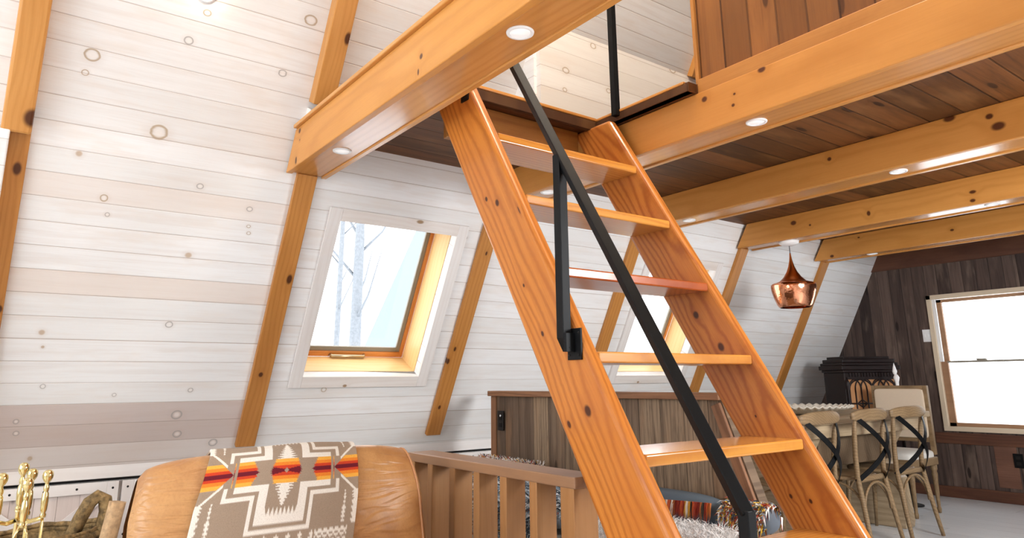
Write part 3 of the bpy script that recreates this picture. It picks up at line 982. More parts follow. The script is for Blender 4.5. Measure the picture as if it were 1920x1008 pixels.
# lit spot on the slope at top left
root = thing('wall_spotlight', 'small glowing spotlight on the white sloped wall at the very top', 'light', slope_matrix(0.617, 2.60, 0).translation)
fr = slope_matrix(0.617, 2.60, 0)
MB().lathe([(0.03, 0.0), (0.045, 0.0), (0.045, 0.004), (0.03, 0.006)], 32, m=fr, closed=True).build('trim_ring', M['lamp_white'], root, frame=fr)
MB().lathe([(0.0, 0.034), (0.008, 0.031), (0.012, 0.022), (0.009, 0.010), (0.006, 0.0)], 20, m=fr).build('bulb', M['bulb'], root, frame=fr)

# ------------------------------------------------------------------ pendant lamp
px_, py_ = -3.165, 5.205
root = thing('pendant_lamp', 'hammered copper pendant lamp with a tall tapering neck hanging from a beam', 'lamp', (px_, py_, 1.63))
fr = Matrix.Translation((px_, py_, 0))
zb = 1.735
MB().lathe([(0.0, 2.165), (0.05, 2.17), (0.075, 2.185), (0.082, 2.207), (0.0, 2.207)], 32, m=fr).build('canopy', M['lamp_white'], root, frame=fr)
MB().tube([(px_, py_, 2.175), (px_, py_, 2.09)], 0.003, 8).build('cord', M['black_iron'], root)
prof = [(0.005, 2.105), (0.007, 2.08), (0.013, 2.04), (0.024, 1.995), (0.042, 1.95), (0.07, 1.905), (0.105, 1.872), (0.135, 1.86)]
MB().lathe(prof+[(r-0.002, z-0.003) for r, z in reversed(prof[2:])], 40, m=fr, closed=True).build('neck', M['copper_neck'], root, frame=fr)
prof = [(0.128, 1.862), (0.160, 1.854), (0.172, 1.846), (0.175, 1.83), (0.170, 1.79), (0.155, 1.735), (0.135, 1.68), (0.122, 1.662), (0.118, 1.66)]
MB().lathe(prof+[(r-0.003, z) for r, z in reversed(prof)], 56, m=fr, closed=True).build('shade', M['copper'], root, frame=fr)
MB().lathe([(0, 1.858), (0.02, 1.85), (0.03, 1.80), (0.0, 1.76)], 16, m=fr).build('bulb', M['lamp_white'], root, frame=fr)

# ------------------------------------------------------------------ knee wall doors
def knee_door(idx, y0, y1, diag):
    root = bpy.data.objects.new('door_%d' % idx, None)
    COL.objects.link(root)
    root.location = (KX, (y0+y1)/2, 0.03)
    WM[root.name] = Matrix.Translation(root.location)
    root['kind'] = 'structure'
    z0, z1 = 0.03, KZ-0.008
    fr = Matrix(((0, 0, 1, KX), (1, 0, 0, y0), (0, 1, 0, z0), (0, 0, 0, 1)))
    # panel boards vertical: object local X = world Y, boards along local Z(mapped)
    pf = Matrix(((0, 1, 0, KX), (1, 0, 0, y0), (0, 0, 1, z0), (0, 0, 0, 1)))
    MB().box(KX+0.004, KX+0.016, y0, y1, z0, z1).build('panel', M['white_door'], root, frame=pf)
    w = 0.055
    f = KX+0.016
    for (a, b_, c, d) in ((y0, y1, z1-w, z1), (y0, y1, z0, z0+w)):
        MB().box(f, f+0.014, a+w, b_-w, c, d).build('frame_rail', M['white_trim'], root, frame=frame((f, a, (c+d)/2), (f, b_, (c+d)/2)), bevel=0.002)
    for (a, b_) in ((y0, y0+w), (y1-w, y1)):
        MB().box(f, f+0.0142, a, b_, z0, z1).build('frame_stile', M['white_trim'], root, frame=frame((f, a, z0), (f, a, z1), up=(1, 0, 0)), bevel=0.002)
    yc, zc = (y0+y1)/2, (z0+z1)/2
    for s in ((1, -1) if diag else ()):
        p0 = Vector((f+0.006, y0+w, zc-s*(z1-z0)/2+s*w))
        p1 = Vector((f+0.006, y1-w, zc+s*(z1-z0)/2-s*w))
        member('brace', p0, p1, w, 0.012, M['white_trim'], root, up=(1, 0, 0), bevel=0.002)
    n = max(2, int((y1-y0)/0.14))
    pts = [(y0+0.05+(y1-y0-0.1)*k/n, z1-w/2) for k in range(n+1)]
    pts = [(y0+w/2, z1-w/2-0.006), (y1-w/2, z1-w/2-0.006)]+pts[1:-1]+[(y0+w/2, 0.33), (y1-w/2, 0.33), (yc-0.1, 0.38), (yc+0.1, 0.38)]
    for (a, c) in pts:
        MB().lathe([(0, 0.004), (0.004, 0.003), (0.006, 0)], 10, m=Matrix.Translation((f+0.0142, a, c)) @ Matrix.Rotation(PI/2, 4, 'Y')).build('bolt', M['black_iron'], root)


knee_door(1, -0.02, 0.652, True)
knee_door(2, 0.668, 1.42, True)
knee_door(3, 2.74, 3.5, False)

# ------------------------------------------------------------------ stair railing
root = thing('stair_railing', 'brown wooden railing with flat balusters between the armchair and the ladder', 'railing', (-2.5, 1.55, 0))
ry = 1.55
zc = 0.79
member('cap_rail', (-2.80, ry+0.02, zc), (-1.715, ry+0.02, zc), 0.125, 0.035, M['rail_cap'], root)
for x in (-2.76, -2.61, -2.44, -2.27, -2.10, -1.93):
    fr = frame((x, ry, 0.05), (x, ry, zc), up=(0, 1, 0))
    MB().box(x-0.02, x+0.02, ry-0.04, ry+0.045, 0.05, zc-0.016).build('baluster', M['rail'], root, frame=fr, bevel=0.003)
fr = frame((-1.76, ry, 0), (-1.76, ry, zc), up=(0, 1, 0))
MB().box(-1.79, -1.725, ry-0.04, ry+0.06, 0, zc-0.0165).build('newel_post', M['rail'], root, frame=fr, bevel=0.003)
member('bottom_rail', (-2.80, ry+0.005, 0.05), (-1.72, ry+0.005, 0.05), 0.1, 0.035, M['rail'], root)

# ------------------------------------------------------------------ weathered partition
root = thing('reclaimed_partition', 'waist-high partition of grey weathered vertical boards behind the ladder', 'partition', (-3.1, 2.82, 0))
pf = Matrix.Translation((-4.01, 2.8, 0))
zt = 1.005
MB().prism([(-4.01, 0), (-1.75, 0), (-2.13, zt), (-4.01, zt)], 2.8, 2.86, 1).build('board_panel', M['part'], root, frame=pf)
member('cap_board', (-4.02, 2.815, zt+0.016), (-2.12, 2.815, zt+0.016), 0.1, 0.034, M['part_edge'], root)
fr = frame((-3.985, 2.798, 0), (-3.985, 2.798, zt), up=(0, -1, 0))
MB().box(-4.013, -3.955, 2.79, 2.8, 0, zt-0.002).build('edge_board', M['part_edge'], root, frame=fr, bevel=0.002)
member('raking_board', (-2.175+0.02, 2.79, zt-0.02), (-1.80, 2.79, 0.03), 0.02, 0.05, M['part_edge'], root, up=(0.94, 0, 0.35))
o = thing('power_outlet', 'black outlet plate on the left end of the weathered partition', 'outlet', (-3.9, 2.79, 0.78))
MB().box(-3.925, -3.86, 2.783, 2.79, 0.785, 0.91).build('plate', M['black_iron'], o, bevel=0.002)
MB().sell((-3.893, 2.783, 0.878), (0.008, 0.004, 0.008), 1, 1, 12, 8).build('indicator', M['lamp_white'], o)
for z in (0.82, 0.865):
    MB().box(-3.908, -3.878, 2.781, 2.784, z-0.013, z+0.013).build('socket', M['black'], o)

# ------------------------------------------------------------------ daybed with throws
def strands(name, pts, parent=None, mat='yarn', w=0.004, solid=False):
    """pts: list of (root, tip, colour) ; each a thin tapering blade with a bend"""
    vs, fs, cols = [], [], []
    for (a, c, colr) in pts:
        a, c = Vector(a), Vector(c)
        dv = c-a
        mid = a+dv*0.5+Vector((0, 0, dv.length*0.18))
        sd = dv.cross(Vector((random.uniform(-1, 1), random.uniform(-1, 1), 0.6))).normalized()*w
        b0 = len(vs)
        vs += [a-sd, a+sd, mid+sd*0.8, mid-sd*0.8, c]
        fs += [(b0, b0+1, b0+2, b0+3), (b0+3, b0+2, b0+4)]
        cols += [lin(colr)]*5
    return vs, fs, cols


def strand_obj(name, base, pts, mat='yarn', w=0.004, basecol='ffffff', parent=None):
    """one mesh: a solid base (MB) plus strands, with a colour attribute"""
    vs, fs, cols = strands(name, pts, w=w)
    nb = len(base.v)
    base.add(vs, fs, smooth=False)
    o = base.build(name, M[mat], parent, fix=False)
    at = o.data.color_attributes.new('Col', 'FLOAT_COLOR', 'POINT')
    bc = lin(basecol)
    flat = []
    for i in range(nb):
        flat += list(bc)
    for c in cols:
        flat += list(c)
    at.data.foreach_set('color', flat)
    return o


bed = thing('daybed', 'low daybed behind the railing, against the weathered partition', 'daybed', (-3.1, 2.4, 0))
MB().box(-4.2, -1.80, 2.0, 2.77, 0.3, 0.43).build('mattress', M['cushion_white'], bed, bevel=0.03, seg=3)
MB().box(-4.2, -1.80, 2.0, 2.77, 0.2, 0.299).build('bed_frame', M['rail'], bed, bevel=0.004)
for (x, y) in ((-4.16, 2.04), (-1.92, 2.04), (-4.16, 2.73), (-1.92, 2.73)):
    MB().box(x-0.03, x+0.03, y-0.03, y+0.03, 0, 0.2).build('leg', M['rail'], bed)
# white fur throw
b = MB()
b.sell((-2.13, 2.29, 0.462), (0.27, 0.25, 0.03), 0.6, 0.5, 40, 10)
pts = []
for k in range(5200):
    x, y = random.uniform(-2.4, -1.86), random.uniform(2.04, 2.55)
    a = random.uniform(0, 2*PI)
    pts.append(((x, y, 0.486), (x+math.cos(a)*0.03, y+math.sin(a)*0.03-0.01, 0.486+random.uniform(0.004, 0.035)), random.choice(('f4f1ee', 'e8e4e0', 'dad5d2'))))
o = strand_obj('fur_throw', b, pts, w=0.0016, basecol='ece8e4')
tag(o, 'white shaggy fur throw on the daybed under the ladder treads', 'throw')
# blue-black-white shaggy throw heap
b = MB()
b.sell((-3.05, 2.28, 0.51), (0.62, 0.26, 0.075), 0.7, 0.6, 48, 14)
pts = []
for k in range(9000):
    x, y = random.uniform(-3.66, -2.46), random.uniform(2.0, 2.54)
    q = max(0, 1-((x+3.05)/0.65)**4-((y-2.28)/0.27)**4)
    z = 0.51+0.07*q**0.5
    front = random.random() < 0.5
    if front:
        y = random.uniform(1.975, 1.995)
        z = random.uniform(0.28, 0.56)
    c = random.choices(('e9eaec', '3a4550', '6d7f8c', '1e2226', 'c9a43a', '9a4a30', 'b8c2c8'), (5, 4, 4, 3, 0.5, 0.3, 3))[0]
    a = random.uniform(0, 2*PI)
    pts.append(((x, y, z), (x+math.cos(a)*0.03, y-0.035+math.sin(a)*0.02, z+random.uniform(-0.05, 0.02)), c))
o = strand_obj('shaggy_throw', b, pts, w=0.0032, basecol='8a949c')
tag(o, 'blue, black and white shaggy throw on the daybed, seen through the railing', 'throw')
# colourful tuft cushion at the back left
b = MB()
b.sell((-3.63, 2.66, 0.53), (0.30, 0.085, 0.1), 0.7, 0.7, 40, 14)
pts = []
for k in range(2600):
    x = random.uniform(-3.93, -3.33)
    a = random.uniform(-0.3, PI)
    y, z = 2.66-0.08*math.cos(a), 0.53+0.095*math.sin(a)
    c = random.choices(('f0ece8', 'a8452c', 'd0a040', '4a4f57', 'c9b8a8'), (5, 2, 1.5, 2, 3))[0]
    pts.append(((x, y, z), (x+random.uniform(-0.03, 0.03), y-0.02*math.cos(a)-0.01, z+random.uniform(-0.02, 0.03)), c))
o = strand_obj('tufted_cushion', b, pts, w=0.003, basecol='b8aca0')
tag(o, 'cushion with red, white and yellow yarn tufts peeking over the railing', 'cushion')
# grey-blue bolster with rust and yellow fringe
b = MB()
b.sell((-2.42, 2.69, 0.515), (0.36, 0.08, 0.075), 0.6, 0.5, 44, 16)
pts = []
x = -2.74
while x < -2.07:
    c = random.choice(('a03a26', 'c45a2e', 'd9a43c', 'e8e0d6', '8c2e22', 'b96a34', '4a4238'))
    zt_ = 0.545+(x+2.6)*0.06
    for k in range(9):
        xx = x+random.uniform(-0.006, 0.006)
        pts.append(((xx, 2.603, zt_), (xx+random.uniform(-0.008, 0.008), 2.585, zt_-random.uniform(0.055, 0.085)), c))
    x += 0.011
o = strand_obj('fringed_bolster', b, pts, w=0.0035, basecol='4d5964')
tag(o, 'blue-grey bolster with a rust and yellow yarn fringe, seen between the ladder stringers', 'cushion')
# yarn tassel cushion to the right
b = MB()
b.sell((-1.92, 2.68, 0.53), (0.11, 0.07, 0.065), 0.8, 0.7, 30, 14)
pts = []
for k in range(1500):
    x = random.uniform(-2.04, -1.82)
    a = random.uniform(-0.6, PI)
    y, z = 2.68-0.065*math.cos(a), 0.53+0.06*math.sin(a)
    c = random.choices(('f0ece8', 'a8452c', 'e0b63c', '3f4750', '7c4a2c', '8a96a0'), (4, 2, 3, 2, 2, 2))[0]
    pts.append(((x, y, z), (x+random.uniform(-0.03, 0.03), y-0.025, z+random.uniform(-0.055, 0.015)), c))
o = strand_obj('tassel_cushion', b, pts, w=0.0045, basecol='5c636c')
tag(o, 'small cushion covered in yellow, white and red tassels at the right end of the daybed', 'cushion')

# ------------------------------------------------------------------ armchair
chair = thing('leather_armchair', 'puffy tan leather armchair with a patterned blanket over its back', 'armchair', (-2.2, 0.9, 0))
# back cushion as a lofted profile: (x, z) outline in the side plane, leaning back
CY0, CY1 = 0.395, 1.36
prof = []
cx_, cz_ = -2.42, 0.60
ang = math.radians(17)
for k in range(48):
    a = 2*PI*k/48
    e = 0.62
    sx_ = math.copysign(abs(math.cos(a))**e, math.cos(a))*0.135
    sz_ = math.copysign(abs(math.sin(a))**e, math.sin(a))*0.285
    prof.append((sx_, sz_))
def cush(k, yy, off=0.0):
    """point on the back cushion; k in [0,1) round the side profile, yy in [-1,1] across"""
    i = k*48
    i0 = int(math.floor(i)) % 48
    i1 = (i0+1) % 48
    f = i-math.floor(i)
    x = prof[i0][0]*(1-f)+prof[i1][0]*f
    z = prof[i0][1]*(1-f)+prof[i1][1]*f
    s = (1-abs(yy)**3.6)**(1/2.6) if abs(yy) < 1 else 0
    s = max(s, 0.0)
    sz = 0.80+0.20*s
    sxx = 0.25+0.75*s
    n = Vector((x/0.135**2, 0, z/0.285**2)).normalized()
    X, Z = x*sxx+n.x*off, z*sz+n.z*off
    wy = 1.0+0.0*z
    xr = X*math.cos(ang)-Z*math.sin(ang)
    zr = X*math.sin(ang)+Z*math.cos(ang)
    yc = (CY0+CY1)/2
    yo = yc+yy*(CY1-CY0)/2*(1.0-0.06*max(0, (Z-0.1))/0.18)-0.03*(0.3-Z)
    return Vector((cx_+xr, yo, cz_+zr))
b = MB()
b.grid(lambda i, j: cush(i, -1+2*j), 64, 60, wrapu=True)
b.build('back_cushion', M['leather'], chair)
for sgn in (0.93,):
    b = MB()
    b.tube([cush(k/40, sgn, 0.002) for k in range(40)], 0.0045, 8, closed=True)
    b.build('piping', M['piping'], chair)
# rest of the chair
b = MB().sell((-2.56, 0.87, 0.42), (0.11, 0.47, 0.36), 0.4, 0.4)
b.build('outer_back', M['leather'], chair)
b = MB().sell((-2.02, 0.87, 0.40), (0.36, 0.33, 0.10), 0.4, 0.35)
b.build('seat_cushion', M['leather'], chair)
MB().box(-2.55, -1.68, 0.42, 1.32, 0.08, 0.32).build('base', M['leather'], chair, bevel=0.04, seg=4)
for y in (0.45, 1.30):
    b = MB().sell((-2.1, y, 0.33), (0.48, 0.105, 0.225), 0.4, 0.4)
    b.build('arm', M['leather'], chair)
for (x, y) in ((-1.75, 0.46), (-1.75, 1.28), (-2.5, 0.46), (-2.5, 1.28)):
    MB().lathe([(0.03, 0.1), (0.022, 0), (0, 0)], 14, m=Matrix.Translation((x, y, 0))).build('foot', M['cabinet'], chair)


# ------------------------------------------------------------------ blanket
def tri(x):
    x = x-math.floor(x)
    return 1-abs(2*x-1)


TA, WHT, YEL, ORA, RED, DRD = 'a5927f', 'f3efe6', 'f6b54a', 'ee8a2a', 'd2411f', '6d0a22'


def pattern(dx, dy):
    ax, ay = abs(dx), abs(dy)
    c = TA
    ser = 14*tri(ay/13.0)
    if ay < 80:
        burst = (ax > 178+ay*0.5+ser and ax < 345) or (ax >= 345 and ay < (ax-345)*0.95)
        cen = ax < 112-ay*0.35-ser
        if burst or cen:
            if ay < 13 and not cen:
                c = DRD
            elif cen and ay < 26 and ay < 6+ax*0.2:
                c = DRD
            elif ay < 32:
                c = RED
            elif ay < 56:
                c = ORA
            else:
                c = YEL
        if cen and ax < 16-ay*0.9:
            c = TA
        if burst and ay < 13 and ax < 205 and ay > (ax-176)*0.5:
            c = TA
        if ay < 40 and 112 < ax < 178 and ay < 16*(1-(ax-112)/66.0) and False:
            c = RED
        if 322 < ax < 340:
            c = TA
    if ay >= 80:
        # inner thick white cross outline
        if (80 <= ay < 117 and 106 < ax < 320) or (106 < ax < 160 and 80 <= ay < 322) or (272 <= ay < 322 and ax <= 160):
            c = WHT
        if ax < 106 and 222 < ay < 272 and ay > 272-50*tri(ax/26.0+0.5):
            c = WHT
        # fir tree on the axis
        if ax < 106 and 82 < ay < 218:
            w = 78*(1-(ay-82)/150.0)
            if ax < w*(0.35+0.65*tri(ay/18.0)):
                c = WHT
        # outer thin line
        if (185 < ax < 208 and 142 <= ay < 372) or (347 <= ay < 372 and ax <= 208) or (142 <= ay < 167 and 185 < ax < 385):
            c = WHT
    if 360 < ax < 385 and 80 <= ay < 167:
        c = WHT
    if ax > 395 and ay > 50:
        k = ay-(ax-345)*0.95
        if 4 < k < 24 and ay < 170:
            c = WHT
    # triangle columns and rows
    if 160 < ay < 372:
        q = (ay-160)/23.0
        half = (6+16*(ay-160)/210.0)*(1-(q-math.floor(q)))
        if abs(ax-432) < half:
            c = WHT
        q2 = (ay-140)/20.0
        if ax > 500-18*(q2-math.floor(q2)):
            c = WHT
    if ay > 384 and ay < 470:
        row = (ay-384)/21.0
        fr_ = row-math.floor(row)
        if 250 < ax < 470 and tri(ax/38.0+0.5*(int(row) % 2)) > fr_:
            c = WHT
        if ax < 240 and 388 < ay < 440:
            t_ = (dx/77.0+0.5)
            d_ = abs(t_-math.floor(t_)-0.5)*77
            r1 = (ay-388)
            if (r1 < 26 and d_ < r1*0.9) or (r1 >= 26 and r1 < 48 and d_ < (r1-26)*0.9+4):
                c = WHT
    return c


NU, NV = 400, 400
Ya, Yb = -0.625, 0.44        # across, in cushion coordinates
cache = {}
vs, cols = [], []
# arc length along the profile
path = []
K0, K1 = 0.40, -0.24          # from behind, over the top (0.25), down the front (0 / negative)
for j in range(NV):
    k = K0+(K1-K0)*j/(NV-1)
    path.append(cush(k % 1.0, 0.0, 0.01))
arc = [0]
for a, c in zip(path, path[1:]):
    arc.append(arc[-1]+(c-a).length)
jt = min(range(NV), key=lambda j: abs((K0+(K1-K0)*j/(NV-1))-0.25))
half_w = (Yb-Ya)/2*(CY1-CY0)/2
for j in range(NV):
    k = (K0+(K1-K0)*j/(NV-1))
    for i in range(NU):
        s = i/(NU-1)
        yy = Ya+(Yb-Ya)*s+0.06-0.17*max(0.0, min(1.2, (arc[j]-arc[jt])/0.42))
        fl = 0.012+0.0025*math.sin(s*9+j*0.02)
        p = cush(k % 1.0, yy, fl)
        vs.append(p)
        dx = (s-0.5)*2*525
        dist = (arc[j]-arc[jt])/half_w*525
        dy = dist-375
        cc = pattern(dx, dy)
        if cc not in cache:
            cache[cc] = lin(cc)
        cols += cache[cc]
fs = [(j*NU+i, j*NU+i+1, (j+1)*NU+i+1, (j+1)*NU+i) for j in range(NV-1) for i in range(NU-1)]
b = MB()
b.v = vs
b.f = fs
b.sm = [True]*len(fs)
o = b.build('wool_blanket', M['blanket'], fix=False, solid=0.008)
at = o.data.color_attributes.new('Col', 'FLOAT_COLOR', 'POINT')
at.data.foreach_set('color', cols)
tag(o, 'taupe wool blanket with white cross and orange-red band, draped over the armchair back', 'blanket')

# ------------------------------------------------------------------ fireplace tools
FX = -2.75
st = thing('tool_stand', 'polished brass fireplace tool stand with curved hooks, at the left edge', 'fireplace tool stand', (FX, 0.135, 0))
def lathe_at(prof, x, y, z0=0, n=20, tilt=None):
    m = Matrix.Translation((x, y, z0))
    if tilt:
        m = m @ Matrix.Rotation(tilt[0], 4, 'X') @ Matrix.Rotation(tilt[1], 4, 'Y')
    return MB().lathe(prof, n, m=m)
GRIP = [(0.0, 0.0), (0.008, 0.002), (0.009, 0.010), (0.006, 0.016), (0.009, 0.024), (0.0105, 0.05), (0.009, 0.072), (0.006, 0.078), (0.008, 0.084), (0.008, 0.092), (0.0055, 0.098), (0.0055, 0.104), (0.010, 0.109), (0.0145, 0.118), (0.0155, 0.126), (0.0135, 0.136), (0.007, 0.142), (0, 0.143)]
lathe_at([(0.11, 0), (0.11, 0.012), (0.05, 0.03), (0.012, 0.05), (0.007, 0.06), (0.006, 0.72), (0.01, 0.73)], FX, 0.135).build('base_and_pole', M['brass'], st)
lathe_at(GRIP, FX, 0.135, 0.725).build('finial', M['brass'], st)
tl = [(FX+0.02, 0.083, 'poker', 'brass poker hanging leftmost on the tool stand'), (FX-0.06, 0.163, 'ash_brush', 'brass hearth brush handle at the back of the tool stand'),
      (FX+0.02, 0.200, 'ash_shovel', 'brass shovel handle hanging rightmost on the tool stand'), (FX+0.09, 0.146, 'fire_tongs', 'brass tongs hanging at the front of the tool stand')]
for (x, y, nm, lab) in tl:
    p = [Vector((FX, 0.135, 0.70)), Vector((FX+(x-FX)*0.5, 0.135+(y-0.135)*0.5, 0.693)), Vector((FX+(x-FX)*0.9, 0.135+(y-0.135)*0.9, 0.700)), Vector((x, y, 0.712))]
    MB().tube(p, 0.006, 8, rs=[(0.004, 0.008)]*4).build('hook_arm', M['brass'], st)
for (x, y, nm, lab) in tl:
    dz = {'fire_tongs': -0.012}.get(nm, 0.0)
    r_ = thing(nm, lab, nm.replace('_', ' '), (x, y, 0.1))
    lathe_at(GRIP, x, y, 0.70+dz).build('handle', M['brass'], r_)
    if nm == 'fire_tongs':
        for s_ in (-1, 1):
            MB().tube([(x, y+s_*0.004, 0.70), (x, y+s_*0.016, 0.665), (x, y+s_*0.020, 0.62), (x, y+s_*0.004, 0.575), (x, y-s_*0.004, 0.40), (x, y-s_*0.02, 0.2), (x, y-s_*0.004, 0.12)], 0.0035, 8).build('jaw', M['brass'], r_)
    else:
        MB().tube([(x, y, 0.70), (x, y, 0.16)], 0.004, 10).build('rod', M['brass'], r_)
        if nm == 'ash_shovel':
            MB().box(x-0.005, x+0.005, y-0.05, y+0.05, 0.06, 0.17).build('pan', M['brass'], r_, bevel=0.003)
        elif nm == 'ash_brush':
            MB().lathe([(0.01, 0.17), (0.03, 0.15), (0.035, 0.07), (0, 0.07)], 16, m=Matrix.Translation((x, y, 0))).build('bristles', M['cabinet'], r_)
        else:
            MB().tube([(x, y, 0.17), (x, y+0.0, 0.1), (x+0.03, y, 0.12)], 0.005, 8).build('hook', M['brass'], r_)

# ------------------------------------------------------------------ firewood basket
bk = thing('firewood_basket', 'rustic bark basket with a looped handle beside the brass tools', 'basket', (-3.95, 0.28, 0))
b = MB()
def bsk(i, j, r0=0.0):
    a = 2*PI*i
    rx, ry_ = 0.27, 0.32
    k = 0.78+0.22*j
    wob = 1+0.012*math.sin(a*31)*math.cos(j*60)
    return Vector((-3.98+rx*k*math.cos(a)*wob, 0.24+ry_*k*math.sin(a)*wob, 0.01+0.42*j))
b.grid(bsk, 96, 24, wrapu=True)
b.build('woven_body', M['bark'], bk, solid=0.02)
for dz, rr, off in ((0.43, 0.018, 1.0), (0.405, 0.014, 1.03), (0.448, 0.012, 0.96)):
    pts = []
    for k in range(60):
        a = 2*PI*k/60
        pts.append((-3.98+0.27*off*math.cos(a), 0.24+0.32*off*math.sin(a), dz+0.02*math.sin(a+0.4)+0.005*math.sin(7*a)))
    MB().tube(pts, rr, 8, closed=True, rs=[rr*(1+0.2*math.sin(k*2.1)) for k in range(60)]).build('rim', M['bark'], bk)
MB().box(-4.15, -3.8, 0.05, 0.45, 0.012, 0.03).build('bottom', M['bark'], bk)
hx = -3.84
MB().tube([(hx, 0.39, 0.42), (hx, 0.425, 0.52), (hx, 0.455, 0.585), (hx, 0.485, 0.607), (hx, 0.515, 0.59), (hx, 0.525, 0.54), (hx, 0.512, 0.43)], 0.022, 10,
          rs=[(0.03, 0.036)]*7, flat=(0, 1, 0)).build('handle', M['bark'], bk)
def log(p0, p1, r, lab, name='firewood_log'):
    n = 9
    P0, P1 = Vector(p0), Vector(p1)
    fr = frame(P0, P1, up=(0.1, 1, 0.2))
    L = (P1-P0).length
    b = MB()
    b.grid(lambda i, j: fr @ Vector((j*L, r*(1+0.07*math.sin(3*2*PI*i+j*5)+0.04*math.sin(11*j+2*PI*i*5))*math.cos(2*PI*i), r*(1+0.05*math.sin(5*2*PI*i+4*j))*math.sin(2*PI*i))), 20, 12, wrapu=True)
    nv = len(b.v)
    b.f += [list(range(0, 20))[::-1], list(range(nv-20, nv))]
    b.sm += [False, False]
    o = b.build(name, M['bark_pale'], frame=fr)
    tag(o, lab, 'log')
    return o
log((-3.65, 0.45, 0.0), (-3.65, 0.541, 0.602), 0.034, 'slim pale birch log standing upright at the right side of the bark basket')
log((-4.1, 0.04, 0.31), (-3.84, 0.25, 0.35), 0.045, 'dark split log lying in the basket toward the left')
log((-4.10, 0.22, 0.33), (-3.88, 0.40, 0.34), 0.04, 'log lying in the basket next to its handle')
log((-4.08, 0.12, 0.2), (-3.87, 0.36, 0.22), 0.045, 'log at the bottom of the pile in the basket')

# ------------------------------------------------------------------ dining table
tb = thing('dining_table', 'long limewashed wood dining table with thick top and slab trestles', 'table', (-3.05, 5.0, 0))
TX0, TX1, TY0, TY1, TZ = -3.55, -2.66, 3.75, 6.15, 0.835
fr = frame(((TX0+TX1)/2, TY0, TZ), ((TX0+TX1)/2, TY1, TZ))
MB().box(TX0, TX1, TY0, TY1, TZ-0.045, TZ).build('table_top', M['table_top'], tb, frame=fr, bevel=0.008)
MB().box(TX0+0.03, TX1-0.02, TY0+0.05, TY1-0.06, TZ-0.13, TZ-0.0455).build('apron', M['table_top'], tb, frame=fr, bevel=0.004)
for yy in (4.56, 5.72):
    f2 = frame((TX1, yy, 0.3), (TX0, yy, 0.3))
    pr = [(TX1-0.06, 0), (TX1-0.05, 0.05), (TX1-0.07, 0.36), (TX1-0.11, 0.40), (TX1-0.16, 0.47), (TX1-0.12, 0.60), (TX1-0.06, TZ-0.131)]
    pr = pr+[(TX0+TX1-x, z) for x, z in reversed(pr)]
    MB().prism(pr, yy-0.07, yy+0.07, 1).build('trestle', M['table_dark' if False else 'table_top'], tb, frame=f2, bevel=0.01)
member('stretcher', (-3.1, 4.67, 0.42), (-3.1, 5.65, 0.42), 0.06, 0.12, M['table_top'], tb)
# under-top shelf board (dark)
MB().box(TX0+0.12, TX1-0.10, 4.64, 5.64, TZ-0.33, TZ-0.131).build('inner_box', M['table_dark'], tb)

# scalloped woven bowl
b = MB()
def bowl(i, j):
    a = 2*PI*i
    r = 0.16+0.19*j
    z = 0.006+0.055*j**1.6+(0.006*math.sin(a*40) if j > 0.8 else 0)
    return Vector((-3.1+r*0.95*math.cos(a), 5.08+r*1.12*math.sin(a), TZ+z))
b.grid(bowl, 240, 12, wrapu=True)
b.grid(lambda i, j: Vector((-3.1+0.16*0.95*(1-j)*math.cos(2*PI*i), 5.08+0.16*1.12*(1-j)*math.sin(2*PI*i), TZ+0.006)), 48, 4, wrapu=True)
o = b.build('woven_tray', plain('shell_white', 'e2d9c9', 0.55, bump=(60, 0.6, 0.006), var=0.25), solid=0.006)
tag(o, 'wide shallow off-white tray with scalloped rim on the dining table', 'tray')

